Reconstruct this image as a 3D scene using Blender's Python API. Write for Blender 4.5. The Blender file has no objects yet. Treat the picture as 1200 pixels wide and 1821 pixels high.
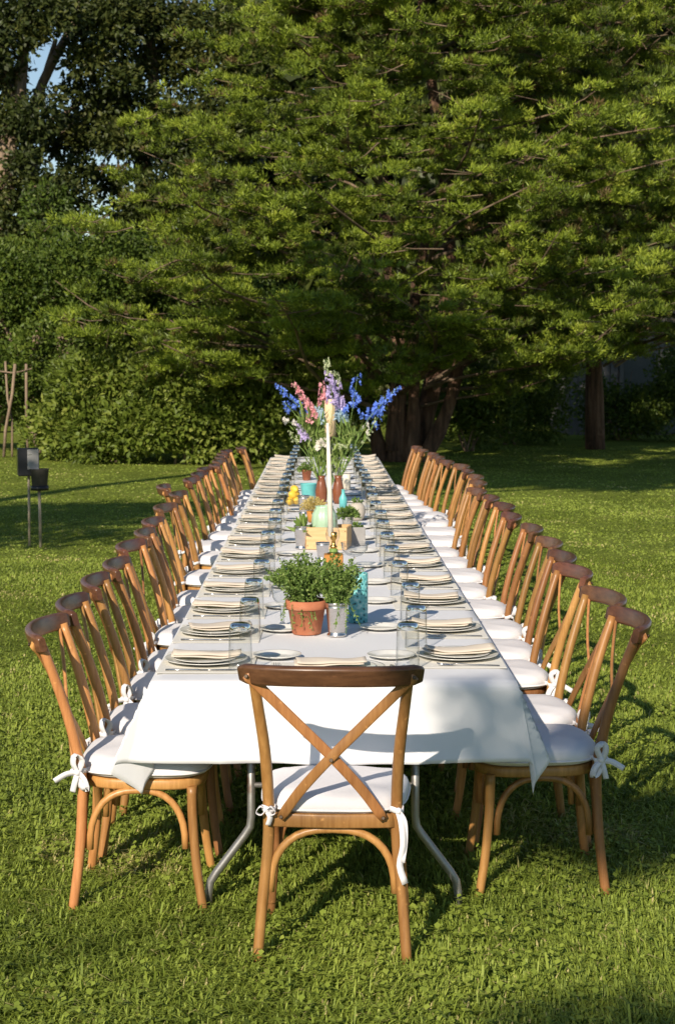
import bpy, math, random
import numpy as np
from mathutils import Vector, Matrix

R = math.radians
random.seed(7)
rng = np.random.default_rng(11)
scene = bpy.context.scene
col = scene.collection

# ------------------------------------------------------------------ camera
F_PX, CAM_H, PITCH, CX, CY = 3000.0, 1.74, R(5.0), 600.0, 910.5
CAM_X, CAM_Y, YAW = -0.04, -5.22, math.atan(30 / 3000.0)
cam_d = bpy.data.cameras.new('camera')
cam_d.sensor_fit = 'VERTICAL'; cam_d.sensor_height = 36.0
cam_d.lens = F_PX / 1821.0 * 36.0
cam_d.clip_end = 2000; cam_d.clip_start = 0.05
cam_d.dof.use_dof = True; cam_d.dof.focus_distance = 5.6; cam_d.dof.aperture_fstop = 11.0
cam = bpy.data.objects.new('camera', cam_d); col.objects.link(cam)
cam.location = (CAM_X, CAM_Y, CAM_H)
cam.rotation_euler = (R(90) - PITCH, 0, -YAW)
scene.camera = cam

# ------------------------------------------------------------------ sky and sun
SUN_DIR = Vector((-0.76, -2.05, 1.18)).normalized()      # towards the sun
elev = math.asin(SUN_DIR.z)
w = bpy.data.worlds.new('World'); scene.world = w; w.use_nodes = True
nt = w.node_tree
bg = nt.nodes['Background']
sky = nt.nodes.new('ShaderNodeTexSky'); sky.sky_type = 'NISHITA'; sky.sun_disc = False
sky.sun_elevation = elev
sky.sun_rotation = math.atan2(SUN_DIR.x, SUN_DIR.y)
sky.air_density = 1.0; sky.dust_density = 0.0; sky.ozone_density = 1.0
nt.links.new(sky.outputs[0], bg.inputs[0]); bg.inputs[1].default_value = 0.085
sun_d = bpy.data.lights.new('sun', 'SUN'); sun_d.energy = 5.0; sun_d.angle = R(0.5)
sun_d.color = (1.0, 0.88, 0.73)
sun = bpy.data.objects.new('sun', sun_d); col.objects.link(sun)
sun.rotation_euler = (-SUN_DIR).to_track_quat('-Z', 'Y').to_euler()
sun.location = (-8, -20, 12)
scene.view_settings.view_transform = 'Standard'; scene.view_settings.look = 'None'
scene.view_settings.exposure = 0.28; scene.view_settings.gamma = 1.0
scene.view_settings.use_curve_mapping = False


def at(x, y, Y):
    """point at depth Y that the photograph shows at pixel x, y"""
    fw = Vector((math.sin(YAW) * math.cos(PITCH), math.cos(YAW) * math.cos(PITCH), -math.sin(PITCH)))
    rt = Vector((math.cos(YAW), -math.sin(YAW), 0))
    up = Vector((math.sin(YAW) * math.sin(PITCH), math.cos(YAW) * math.sin(PITCH), math.cos(PITCH)))
    d = fw + rt * ((x - CX) / F_PX) - up * ((y - CY) / F_PX)
    t = (Y - CAM_Y) / d.y
    return Vector((CAM_X, CAM_Y, CAM_H)) + d * t


# ------------------------------------------------------------------ materials
def nd(nt, kind, **kw):
    n = nt.nodes.new(kind)
    for k, v in kw.items():
        setattr(n, k, v)
    return n


def base_mat(name, rough=0.6, spec=0.4):
    m = bpy.data.materials.new(name); m.use_nodes = True
    b = m.node_tree.nodes['Principled BSDF']
    b.inputs['Roughness'].default_value = rough
    b.inputs['Specular IOR Level'].default_value = spec
    return m, m.node_tree, b


def ramp(nt, stops):
    r = nd(nt, 'ShaderNodeValToRGB')
    e = r.color_ramp.elements
    while len(e) < len(stops):
        e.new(0.5)
    for el, (p, c) in zip(e, stops):
        el.position = p; el.color = (*c, 1)
    return r


def noise_mat(name, stops, scale=(8, 8, 8), rough=0.6, bump=0.0, bscale=60, detail=4, spec=0.4, metal=0, coord='Object', bdist=0.002):
    m, nt, b = base_mat(name, rough, spec)
    tc = nd(nt, 'ShaderNodeTexCoord'); mp = nd(nt, 'ShaderNodeMapping'); mp.inputs['Scale'].default_value = scale
    n = nd(nt, 'ShaderNodeTexNoise'); n.inputs['Scale'].default_value = 1; n.inputs['Detail'].default_value = detail
    nt.links.new(tc.outputs[coord], mp.inputs[0]); nt.links.new(mp.outputs[0], n.inputs[0])
    r = ramp(nt, stops); nt.links.new(n.outputs[0], r.inputs[0]); nt.links.new(r.outputs[0], b.inputs['Base Color'])
    b.inputs['Metallic'].default_value = metal
    if bump:
        n2 = nd(nt, 'ShaderNodeTexNoise'); n2.inputs['Scale'].default_value = bscale; n2.inputs['Detail'].default_value = 4
        nt.links.new(tc.outputs[coord], n2.inputs[0])
        bp = nd(nt, 'ShaderNodeBump'); bp.inputs['Strength'].default_value = bump; bp.inputs['Distance'].default_value = bdist
        nt.links.new(n2.outputs[0], bp.inputs['Height']); nt.links.new(bp.outputs[0], b.inputs['Normal'])
    return m


def wood_mat(name, dark, light, scale, rough=0.38, vary=0.5):
    m, nt, b = base_mat(name, rough, 0.45)
    tc = nd(nt, 'ShaderNodeTexCoord'); mp = nd(nt, 'ShaderNodeMapping'); mp.inputs['Scale'].default_value = scale
    oi = nd(nt, 'ShaderNodeObjectInfo')
    add = nd(nt, 'ShaderNodeVectorMath', operation='ADD')
    mul = nd(nt, 'ShaderNodeMath', operation='MULTIPLY'); mul.inputs[1].default_value = 37.0
    nt.links.new(oi.outputs['Random'], mul.inputs[0])
    nt.links.new(tc.outputs['Object'], mp.inputs[0]); nt.links.new(mp.outputs[0], add.inputs[0]); nt.links.new(mul.outputs[0], add.inputs[1])
    n = nd(nt, 'ShaderNodeTexNoise'); n.inputs['Scale'].default_value = 1; n.inputs['Detail'].default_value = 6; n.inputs['Roughness'].default_value = 0.65
    nt.links.new(add.outputs[0], n.inputs[0])
    r = ramp(nt, [(0.3, dark), (0.72, light)]); nt.links.new(n.outputs[0], r.inputs[0])
    hs = nd(nt, 'ShaderNodeHueSaturation')
    mr = nd(nt, 'ShaderNodeMapRange'); mr.inputs[3].default_value = 0.488; mr.inputs[4].default_value = 0.508
    mv = nd(nt, 'ShaderNodeMapRange'); mv.inputs[3].default_value = 1 - vary * 0.5; mv.inputs[4].default_value = 1 + vary * 0.4
    wn = nd(nt, 'ShaderNodeTexWhiteNoise', noise_dimensions='1D'); nt.links.new(oi.outputs['Random'], wn.inputs['W'])
    nt.links.new(wn.outputs[0], mr.inputs[0]); nt.links.new(oi.outputs['Random'], mv.inputs[0])
    nt.links.new(mr.outputs[0], hs.inputs['Hue']); nt.links.new(mv.outputs[0], hs.inputs['Value'])
    nt.links.new(r.outputs[0], hs.inputs['Color'])
    # worn, scuffed patches
    n3 = nd(nt, 'ShaderNodeTexNoise'); n3.inputs['Scale'].default_value = 34; n3.inputs['Detail'].default_value = 5
    nt.links.new(tc.outputs['Object'], n3.inputs[0])
    r3 = ramp(nt, [(0.66, (0, 0, 0)), (0.74, (1, 1, 1))]); nt.links.new(n3.outputs[0], r3.inputs[0])
    mx = nd(nt, 'ShaderNodeMix', data_type='RGBA'); mx.inputs['B'].default_value = (*[min(1, c * 1.7) for c in light], 1)
    nt.links.new(hs.outputs[0], mx.inputs['A'])
    sc = nd(nt, 'ShaderNodeMath', operation='MULTIPLY'); sc.inputs[1].default_value = 0.45
    nt.links.new(r3.outputs[0], sc.inputs[0]); nt.links.new(sc.outputs[0], mx.inputs['Factor'])
    nt.links.new(mx.outputs['Result'], b.inputs['Base Color'])
    bp = nd(nt, 'ShaderNodeBump'); bp.inputs['Strength'].default_value = 0.25; bp.inputs['Distance'].default_value = 0.001
    nt.links.new(n.outputs[0], bp.inputs['Height']); nt.links.new(bp.outputs[0], b.inputs['Normal'])
    return m


def leaf_mat(name, stops, rough=0.5, trans=0.3, patch=0.5):
    m, nt, b = base_mat(name, rough, 0.3)
    a = nd(nt, 'ShaderNodeAttribute'); a.attribute_name = 'tint'
    tc = nd(nt, 'ShaderNodeTexCoord')
    n = nd(nt, 'ShaderNodeTexNoise'); n.inputs['Scale'].default_value = patch; n.inputs['Detail'].default_value = 3
    nt.links.new(tc.outputs['Object'], n.inputs[0])
    ad = nd(nt, 'ShaderNodeMath', operation='MULTIPLY_ADD'); ad.inputs[1].default_value = 0.9; ad.inputs[2].default_value = -0.45
    nt.links.new(n.outputs[0], ad.inputs[0])
    s = nd(nt, 'ShaderNodeMath', operation='ADD', use_clamp=True)
    nt.links.new(a.outputs['Fac'], s.inputs[0]); nt.links.new(ad.outputs[0], s.inputs[1])
    r = ramp(nt, stops); nt.links.new(s.outputs[0], r.inputs[0]); nt.links.new(r.outputs[0], b.inputs['Base Color'])
    t = nd(nt, 'ShaderNodeBsdfTranslucent'); nt.links.new(r.outputs[0], t.inputs[0])
    mx = nd(nt, 'ShaderNodeMixShader'); mx.inputs[0].default_value = trans
    nt.links.new(b.outputs[0], mx.inputs[1]); nt.links.new(t.outputs[0], mx.inputs[2])
    nt.links.new(mx.outputs[0], nt.nodes['Material Output'].inputs[0])
    return m


def glass_wall(name):
    m = bpy.data.materials.new(name); m.use_nodes = True; nt = m.node_tree
    nt.nodes.remove(nt.nodes['Principled BSDF'])
    lw = nd(nt, 'ShaderNodeLayerWeight'); lw.inputs[0].default_value = 0.5      # same from both faces of the thin wall
    pw = nd(nt, 'ShaderNodeMath', operation='POWER'); pw.inputs[1].default_value = 4.0; nt.links.new(lw.outputs['Facing'], pw.inputs[0])
    fr = nd(nt, 'ShaderNodeMath', operation='MULTIPLY_ADD'); fr.inputs[1].default_value = 0.75; fr.inputs[2].default_value = 0.035; nt.links.new(pw.outputs[0], fr.inputs[0])
    t = nd(nt, 'ShaderNodeBsdfTransparent'); pass
    p3 = nd(nt, 'ShaderNodeMath', operation='POWER'); p3.inputs[1].default_value = 3.0; nt.links.new(lw.outputs['Facing'], p3.inputs[0])
    tr = ramp(nt, [(0.0, (0.985, 0.988, 0.986)), (1.0, (0.72, 0.75, 0.76))]); nt.links.new(p3.outputs[0], tr.inputs[0]); nt.links.new(tr.outputs[0], t.inputs[0])
    g = nd(nt, 'ShaderNodeBsdfGlossy'); g.inputs['Roughness'].default_value = 0.03
    mx = nd(nt, 'ShaderNodeMixShader')
    nt.links.new(fr.outputs[0], mx.inputs[0]); nt.links.new(t.outputs[0], mx.inputs[1]); nt.links.new(g.outputs[0], mx.inputs[2])
    nt.links.new(mx.outputs[0], nt.nodes['Material Output'].inputs[0])
    return m


def glass_thick(name, color=(0.93, 0.96, 0.96)):
    m, nt, b = base_mat(name, 0.02, 0.5)
    b.inputs['Transmission Weight'].default_value = 1.0; b.inputs['IOR'].default_value = 1.48
    b.inputs['Base Color'].default_value = (*color, 1)
    return m


def flat_mat(name, c, rough=0.5, metal=0.0, spec=0.4, bump=0.0):
    c2 = tuple(x * 0.86 for x in c)
    return noise_mat(name, [(0.35, c2), (0.65, c)], scale=(22, 22, 22), rough=rough, metal=metal, spec=spec, bump=bump, bscale=140, bdist=0.001)


def cloth_mat(name, c, weave=900):
    m, nt, b = base_mat(name, 0.85, 0.15)
    tc = nd(nt, 'ShaderNodeTexCoord')
    n = nd(nt, 'ShaderNodeTexNoise'); n.inputs['Scale'].default_value = 2.2; n.inputs['Detail'].default_value = 5
    nt.links.new(tc.outputs['Object'], n.inputs[0])
    r = ramp(nt, [(0.3, tuple(x * 0.95 for x in c)), (0.7, c)]); nt.links.new(n.outputs[0], r.inputs[0])
    nt.links.new(r.outputs[0], b.inputs['Base Color'])
    n2 = nd(nt, 'ShaderNodeTexNoise'); n2.inputs['Scale'].default_value = 18; n2.inputs['Detail'].default_value = 6
    mp = nd(nt, 'ShaderNodeMapping'); mp.inputs['Scale'].default_value = (1, 0.5, 0.6)
    nt.links.new(tc.outputs['Object'], mp.inputs[0]); nt.links.new(mp.outputs[0], n2.inputs[0])
    n4 = nd(nt, 'ShaderNodeTexNoise'); n4.inputs['Scale'].default_value = weave; nt.links.new(tc.outputs['Object'], n4.inputs[0])
    ad = nd(nt, 'ShaderNodeMath', operation='MULTIPLY_ADD'); ad.inputs[1].default_value = 0.12
    nt.links.new(n4.outputs[0], ad.inputs[0]); nt.links.new(n2.outputs[0], ad.inputs[2])
    bp = nd(nt, 'ShaderNodeBump'); bp.inputs['Strength'].default_value = 0.35; bp.inputs['Distance'].default_value = 0.004
    nt.links.new(ad.outputs[0], bp.inputs['Height']); nt.links.new(bp.outputs[0], b.inputs['Normal'])
    return m


M = {}
M['wood'] = wood_mat('honey_wood', (0.30, 0.135, 0.040), (0.48, 0.245, 0.082), (70, 70, 7), vary=0.8)
M['rail'] = wood_mat('dark_wood', (0.075, 0.032, 0.018), (0.17, 0.075, 0.038), (9, 60, 60), rough=0.33, vary=0.5)
M['cloth'] = cloth_mat('white_linen', (0.75, 0.755, 0.77))
M['cushion'] = cloth_mat('cushion_cotton', (0.76, 0.745, 0.76))
M['napkin'] = cloth_mat('beige_linen', (0.60, 0.53, 0.44))
M['mat'] = cloth_mat('cream_mat', (0.76, 0.73, 0.65))
M['china'] = flat_mat('cream_china', (0.80, 0.78, 0.72), rough=0.16, spec=0.5)
M['steel'] = flat_mat('steel', (0.62, 0.61, 0.60), rough=0.22, metal=1.0)
M['silver'] = noise_mat('brushed_silver', [(0.3, (0.58, 0.55, 0.53)), (0.7, (0.70, 0.67, 0.65))], scale=(30, 30, 400), rough=0.26, metal=1.0)
M['tube'] = noise_mat('worn_galvanised_tube', [(0.45, (0.38, 0.37, 0.36)), (0.62, (0.33, 0.31, 0.29)), (0.70, (0.16, 0.08, 0.045))], scale=(18, 18, 9), rough=0.42, metal=0.8, bump=0.2)
M['bolt'] = flat_mat('bronze_bolt', (0.07, 0.048, 0.03), rough=0.45, metal=0.5)
M['glass'] = glass_wall('clear_glass'); M['glass_base'] = glass_thick('thick_clear_glass')
M['board'] = flat_mat('table_plywood', (0.30, 0.20, 0.12), rough=0.6)
M['terracotta'] = noise_mat('terracotta', [(0.3, (0.36, 0.115, 0.055)), (0.6, (0.46, 0.17, 0.085)), (0.8, (0.50, 0.27, 0.18))], scale=(14, 14, 20), rough=0.85, bump=0.2)
M['soil'] = flat_mat('soil', (0.05, 0.032, 0.02), rough=0.95, bump=0.6)
M['herb'] = leaf_mat('herb_leaves', [(0.1, (0.07, 0.13, 0.022)), (0.6, (0.16, 0.25, 0.05)), (1.0, (0.30, 0.38, 0.12))], patch=14)
M['stem'] = flat_mat('green_stem', (0.16, 0.26, 0.06), rough=0.6)
M['brass'] = flat_mat('brass', (0.60, 0.36, 0.10), rough=0.25, metal=1.0)
M['wax'] = flat_mat('ivory_wax', (0.82, 0.76, 0.62), rough=0.45)
M['cream_wax'] = flat_mat('cream_wax', (0.80, 0.60, 0.36), rough=0.5)
M['amber'] = flat_mat('amber_wood', (0.50, 0.22, 0.05), rough=0.35)
M['crate'] = noise_mat('pale_pine', [(0.3, (0.52, 0.32, 0.14)), (0.7, (0.66, 0.44, 0.22))], scale=(5, 40, 60), rough=0.65, bump=0.15)
M['mint'] = flat_mat('mint_glaze', (0.42, 0.60, 0.42), rough=0.25, spec=0.5)
M['concrete'] = flat_mat('concrete', (0.34, 0.33, 0.32), rough=0.9, bump=0.3)
M['stone'] = flat_mat('pale_stone', (0.50, 0.45, 0.38), rough=0.8, bump=0.2)
M['lemon'] = flat_mat('lemon_skin', (0.80, 0.52, 0.06), rough=0.45, bump=0.2)
M['tealpaint'] = flat_mat('teal_enamel', (0.14, 0.50, 0.50), rough=0.35)
M['copper'] = flat_mat('copper_brown_glaze', (0.22, 0.075, 0.035), rough=0.25, spec=0.5)
M['blackbox'] = flat_mat('black_plastic', (0.022, 0.022, 0.026), rough=0.3)
M['darkpot'] = flat_mat('dark_grey_pot', (0.06, 0.055, 0.05), rough=0.6)
M['stake'] = noise_mat('weathered_stake', [(0.4, (0.30, 0.25, 0.18)), (0.7, (0.42, 0.37, 0.28))], scale=(40, 40, 5), rough=0.6)
M['bark'] = noise_mat('cedar_bark', [(0.3, (0.045, 0.026, 0.017)), (0.55, (0.125, 0.068, 0.042)), (0.75, (0.23, 0.14, 0.088))], scale=(13, 13, 1.6), rough=0.95, bump=1.0, bscale=14, bdist=0.03)
M['greybark'] = noise_mat('grey_bark', [(0.3, (0.12, 0.085, 0.06)), (0.7, (0.34, 0.25, 0.17))], scale=(9, 9, 2), rough=0.95, bump=0.8, bscale=16, bdist=0.02)
M['limb'] = noise_mat('limb_bark', [(0.3, (0.08, 0.05, 0.03)), (0.7, (0.22, 0.16, 0.105))], scale=(6, 6, 6), rough=0.9)
M['twig'] = noise_mat('dead_twig', [(0.3, (0.20, 0.14, 0.085)), (0.7, (0.36, 0.27, 0.18))], scale=(6, 6, 6), rough=0.9)
M['cedar'] = leaf_mat('cedar_foliage', [(0.0, (0.13, 0.085, 0.035)), (0.10, (0.10, 0.085, 0.025)), (0.2, (0.036, 0.054, 0.008)), (0.45, (0.135, 0.190, 0.020)), (0.75, (0.265, 0.335, 0.034)), (1.0, (0.37, 0.42, 0.055))], trans=0.14, patch=1.1)
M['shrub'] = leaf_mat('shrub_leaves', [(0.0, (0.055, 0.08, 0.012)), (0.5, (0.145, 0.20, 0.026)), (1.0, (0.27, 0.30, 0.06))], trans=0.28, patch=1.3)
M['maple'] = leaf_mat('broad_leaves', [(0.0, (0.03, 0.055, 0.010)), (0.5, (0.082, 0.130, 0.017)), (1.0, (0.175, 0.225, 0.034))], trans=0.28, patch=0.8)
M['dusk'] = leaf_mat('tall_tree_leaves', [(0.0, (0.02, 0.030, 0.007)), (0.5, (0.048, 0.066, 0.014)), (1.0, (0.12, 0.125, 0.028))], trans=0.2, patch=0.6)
M['grass'] = leaf_mat('grass_blades', [(0.0, (0.09, 0.13, 0.018)), (0.45, (0.235, 0.305, 0.042)), (0.85, (0.35, 0.415, 0.07)), (1.0, (0.50, 0.44, 0.18))], rough=0.6, trans=0.3, patch=0.9)
M['shedwall'] = noise_mat('shade_darkened_boards', [(0.3, (0.10, 0.095, 0.085)), (0.7, (0.19, 0.18, 0.165))], scale=(14, 14, 1.5), rough=0.85, bump=0.3)  # pale grey boards, base colour darkened to carry the shade they stand in
M['sheddoor'] = flat_mat('faded_green_door', (0.10, 0.105, 0.095), rough=0.8)
M['roof'] = flat_mat('shed_roof', (0.10, 0.085, 0.075), rough=0.9, bump=0.4)
for nm, c in (('blue', (0.16, 0.29, 0.85)), ('pink', (0.88, 0.42, 0.45)), ('lavender', (0.62, 0.52, 0.80)), ('palegreen', (0.60, 0.66, 0.40)),
              ('paleblue', (0.52, 0.68, 0.78)), ('whiteflower', (0.80, 0.76, 0.68)), ('yellowflower', (0.62, 0.50, 0.18))):
    M[nm] = leaf_mat(nm + '_petals', [(0.0, tuple(x * 0.7 for x in c)), (0.6, c), (1.0, tuple(min(1, x * 1.25 + 0.03) for x in c))], trans=0.35, patch=20)


def lawn_material():
    m, nt, b = base_mat('lawn_ground', 0.95, 0.1)
    tc = nd(nt, 'ShaderNodeTexCoord')
    n = nd(nt, 'ShaderNodeTexNoise'); n.inputs['Scale'].default_value = 0.9; n.inputs['Detail'].default_value = 8; n.inputs['Roughness'].default_value = 0.7
    n2 = nd(nt, 'ShaderNodeTexNoise'); n2.inputs['Scale'].default_value = 26; n2.inputs['Detail'].default_value = 6; n2.inputs['Roughness'].default_value = 0.75
    nt.links.new(tc.outputs['Object'], n.inputs[0]); nt.links.new(tc.outputs['Object'], n2.inputs[0])
    r = ramp(nt, [(0.3, (0.13, 0.17, 0.024)), (0.55, (0.21, 0.26, 0.038)), (0.75, (0.27, 0.285, 0.06))])
    r2 = ramp(nt, [(0.3, (0.35, 0.35, 0.35)), (0.7, (1.25, 1.25, 1.25))])
    nt.links.new(n.outputs[0], r.inputs[0]); nt.links.new(n2.outputs[0], r2.inputs[0])
    mx = nd(nt, 'ShaderNodeMix', data_type='RGBA', blend_type='MULTIPLY'); mx.inputs['Factor'].default_value = 1
    nt.links.new(r.outputs[0], mx.inputs['A']); nt.links.new(r2.outputs[0], mx.inputs['B'])
    nt.links.new(mx.outputs['Result'], b.inputs['Base Color'])
    bp = nd(nt, 'ShaderNodeBump'); bp.inputs['Strength'].default_value = 0.9; bp.inputs['Distance'].default_value = 0.03
    nt.links.new(n2.outputs[0], bp.inputs['Height']); nt.links.new(bp.outputs[0], b.inputs['Normal'])
    return m


M['lawn'] = lawn_material()


def perforated_teal():
    m, nt, b = base_mat('teal_perforated_ceramic', 0.35, 0.5)
    tc = nd(nt, 'ShaderNodeTexCoord')
    v = nd(nt, 'ShaderNodeTexVoronoi'); v.inputs['Scale'].default_value = 75
    nt.links.new(tc.outputs['Object'], v.inputs['Vector'])
    r = ramp(nt, [(0.20, (0.008, 0.03, 0.035)), (0.30, (0.12, 0.42, 0.44)), (0.62, (0.17, 0.52, 0.53)), (0.8, (0.40, 0.68, 0.66))])
    nt.links.new(v.outputs['Distance'], r.inputs[0]); nt.links.new(r.outputs[0], b.inputs['Base Color'])
    bp = nd(nt, 'ShaderNodeBump'); bp.inputs['Strength'].default_value = 0.8; bp.inputs['Distance'].default_value = 0.004
    nt.links.new(v.outputs['Distance'], bp.inputs['Height']); nt.links.new(bp.outputs[0], b.inputs['Normal'])
    return m


M['perf'] = perforated_teal()


# ------------------------------------------------------------------ mesh helpers
class MB:
    def __init__(s):
        s.v = []; s.f = []; s.sm = []

    def add(s, vs, fs, smooth=True):
        o = len(s.v); s.v += [tuple(v) for v in vs]
        s.f += [tuple(i + o for i in f) for f in fs]; s.sm += [smooth] * len(fs)
        return s

    def sweep(s, path, prof, up=(0, 0, 1), scale=None, caps=True, smooth=True):
        """profile points (a along the side vector, b along up) swept along path"""
        P = [Vector(p) for p in path]; n = len(P); k = len(prof); up = Vector(up); vs = []
        for i in range(n):
            t = (P[min(i + 1, n - 1)] - P[max(i - 1, 0)]).normalized()
            u = up - t * t.dot(up)
            if u.length < 1e-4:
                u = Vector((0, 1, 0)) - t * t.y
            u.normalize(); b = t.cross(u)
            sc = scale[i] if scale else 1
            if not isinstance(sc, (tuple, list)):
                sc = (sc, sc)
            for a, c in prof:
                vs.append(P[i] + b * a * sc[0] + u * c * sc[1])
        fs = [(i * k + j, i * k + (j + 1) % k, (i + 1) * k + (j + 1) % k, (i + 1) * k + j) for i in range(n - 1) for j in range(k)]
        s.add(vs, fs, smooth)
        if caps:
            o = len(s.v) - n * k
            s.f.append(tuple(o + j for j in reversed(range(k)))); s.f.append(tuple(o + (n - 1) * k + j for j in range(k))); s.sm += [False, False]
        return s

    def tube(s, path, r, sides=8, up=(0, 0, 1), caps=True):
        prof = [(math.cos(2 * math.pi * j / sides), math.sin(2 * math.pi * j / sides)) for j in range(sides)]
        sc = r if isinstance(r, (list, tuple)) else [r] * len(path)
        d = (Vector(path[-1]) - Vector(path[0]))
        if abs(d.normalized().z) > 0.7:
            up = (0, 1, 0)
        return s.sweep(path, prof, up, sc, caps)

    def lathe(s, prof, sides=24, c=(0, 0, 0), closed=False, smooth=True, rib=0, nrib=0):
        n = len(prof); vs = []
        for r, z in prof:
            for j in range(sides):
                a = 2 * math.pi * j / sides
                rr = r * (1 + rib * math.cos(a * nrib)) if rib else r
                vs.append((c[0] + rr * math.cos(a), c[1] + rr * math.sin(a), c[2] + z))
        fs = [(i * sides + j, i * sides + (j + 1) % sides, (i + 1) * sides + (j + 1) % sides, (i + 1) * sides + j) for i in range(n - 1) for j in range(sides)]
        return s.add(vs, fs, smooth)

    def box(s, lo, hi, rot=None, bev=0.0):
        x0, y0, z0 = lo; x1, y1, z1 = hi; b = min(bev, (x1 - x0) / 3, (y1 - y0) / 3, (z1 - z0) / 3)
        if b <= 0:
            vs = [(x, y, z) for z in (z0, z1) for x, y in ((x0, y0), (x1, y0), (x1, y1), (x0, y1))]
            fs = [(3, 2, 1, 0), (4, 5, 6, 7), (0, 1, 5, 4), (1, 2, 6, 5), (2, 3, 7, 6), (3, 0, 4, 7)]
        else:
            def ring(i, z):
                return [(x0 + i + b, y0 + i, z), (x1 - i - b, y0 + i, z), (x1 - i, y0 + i + b, z), (x1 - i, y1 - i - b, z), (x1 - i - b, y1 - i, z), (x0 + i + b, y1 - i, z), (x0 + i, y1 - i - b, z), (x0 + i, y0 + i + b, z)]
            vs = ring(b, z0) + ring(0, z0 + b) + ring(0, z1 - b) + ring(b, z1)
            fs = [(r * 8 + j, r * 8 + (j + 1) % 8, r * 8 + 8 + (j + 1) % 8, r * 8 + 8 + j) for r in range(3) for j in range(8)]
            fs += [tuple(reversed(range(8))), tuple(range(24, 32))]
        if rot:
            vs = [rot @ Vector(v) for v in vs]
        return s.add(vs, fs, False)

    def mesh(s, name, mat):
        me = bpy.data.meshes.new(name); me.from_pydata(s.v, [], s.f); me.materials.append(M[mat] if isinstance(mat, str) else mat)
        me.polygons.foreach_set('use_smooth', s.sm); me.update()
        return me

    def build(s, name, mat, parent=None):
        return link(name, s.mesh(name, mat), parent)


def link(name, me, parent=None):
    o = bpy.data.objects.new(name, me); col.objects.link(o); o.parent = parent
    return o


def tag(o, label=None, cat=None, group=None, kind=None):
    for k, v in (('label', label), ('category', cat), ('group', group), ('kind', kind)):
        if v:
            o[k] = v
    return o


def empty(name, loc=(0, 0, 0), rz=0.0, **kw):
    o = link(name, None); o.location = loc; o.rotation_euler = (0, 0, rz); o.empty_display_size = 0.1
    return tag(o, **kw)


def copy_tree(o, parent=None):
    c = o.copy(); col.objects.link(c); c.parent = parent
    for ch in list(o.children):
        copy_tree(ch, c)
    return c


def np_mesh(name, V, Q, tint, mat, smooth=False):
    """big quad mesh from arrays; tint is one value a face"""
    me = bpy.data.meshes.new(name); nq, k = Q.shape
    me.vertices.add(len(V)); me.vertices.foreach_set('co', np.ascontiguousarray(V, dtype=np.float32).ravel())
    me.loops.add(nq * k); me.loops.foreach_set('vertex_index', np.ascontiguousarray(Q, dtype=np.int32).ravel())
    me.polygons.add(nq); me.polygons.foreach_set('loop_start', np.arange(0, nq * k, k, dtype=np.int32))
    me.polygons.foreach_set('use_smooth', np.full(nq, smooth))
    a = me.attributes.new('tint', 'FLOAT', 'FACE'); a.data.foreach_set('value', np.ascontiguousarray(tint, dtype=np.float32))
    me.materials.append(M[mat] if isinstance(mat, str) else mat)
    me.update(calc_edges=True)
    return me


def unit(a):
    return a / np.maximum(np.linalg.norm(a, axis=1, keepdims=True), 1e-9)


def leaf_quads(P, D, L, W, g=rng, fold=0.0):
    """rhombic leaves: base at P, along D, length L, width W"""
    n = len(P); D = unit(D)
    S = unit(np.cross(D, unit(g.normal(size=(n, 3)))))
    L = np.broadcast_to(L, (n,))[:, None]; W = np.broadcast_to(W, (n,))[:, None]
    N = np.cross(D, S)
    mid = P + D * L * 0.45 + N * L * fold
    V = np.stack([P, mid + S * W * 0.5, P + D * L, mid - S * W * 0.5], axis=1).reshape(-1, 3)
    return V, np.arange(4 * n).reshape(n, 4)


def leaf_tris(P, D, L, W, g=rng):
    n = len(P); D = unit(D); S = unit(np.cross(D, unit(g.normal(size=(n, 3)))))
    L = L[:, None]; W = W[:, None]
    V = np.stack([P - S * W * 0.5, P + S * W * 0.5, P + D * L], axis=1).reshape(-1, 3)
    return V, np.arange(3 * n).reshape(n, 3)


def join_np(parts):
    Vs, Qs, o = [], [], 0
    for V, Q in parts:
        Vs.append(V); Qs.append(Q + o); o += len(V)
    return np.concatenate(Vs), np.concatenate(Qs)


ORD = ['first', 'second', 'third', 'fourth', 'fifth', 'sixth', 'seventh', 'eighth', 'ninth', 'tenth', 'eleventh', 'twelfth', 'thirteenth', 'fourteenth',
       'fifteenth', 'sixteenth', 'seventeenth', 'eighteenth', 'nineteenth', 'twentieth', 'twenty-first']
SIDE = {-1: 'stake side', 1: 'shed side'}

# ------------------------------------------------------------------ lawn
g = MB(); g.add([(-600, -300, 0), (600, -300, 0), (600, 900, 0), (-600, 900, 0)], [(0, 1, 2, 3)], False)
tag(g.build('lawn', 'lawn'), kind='structure')


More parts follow.
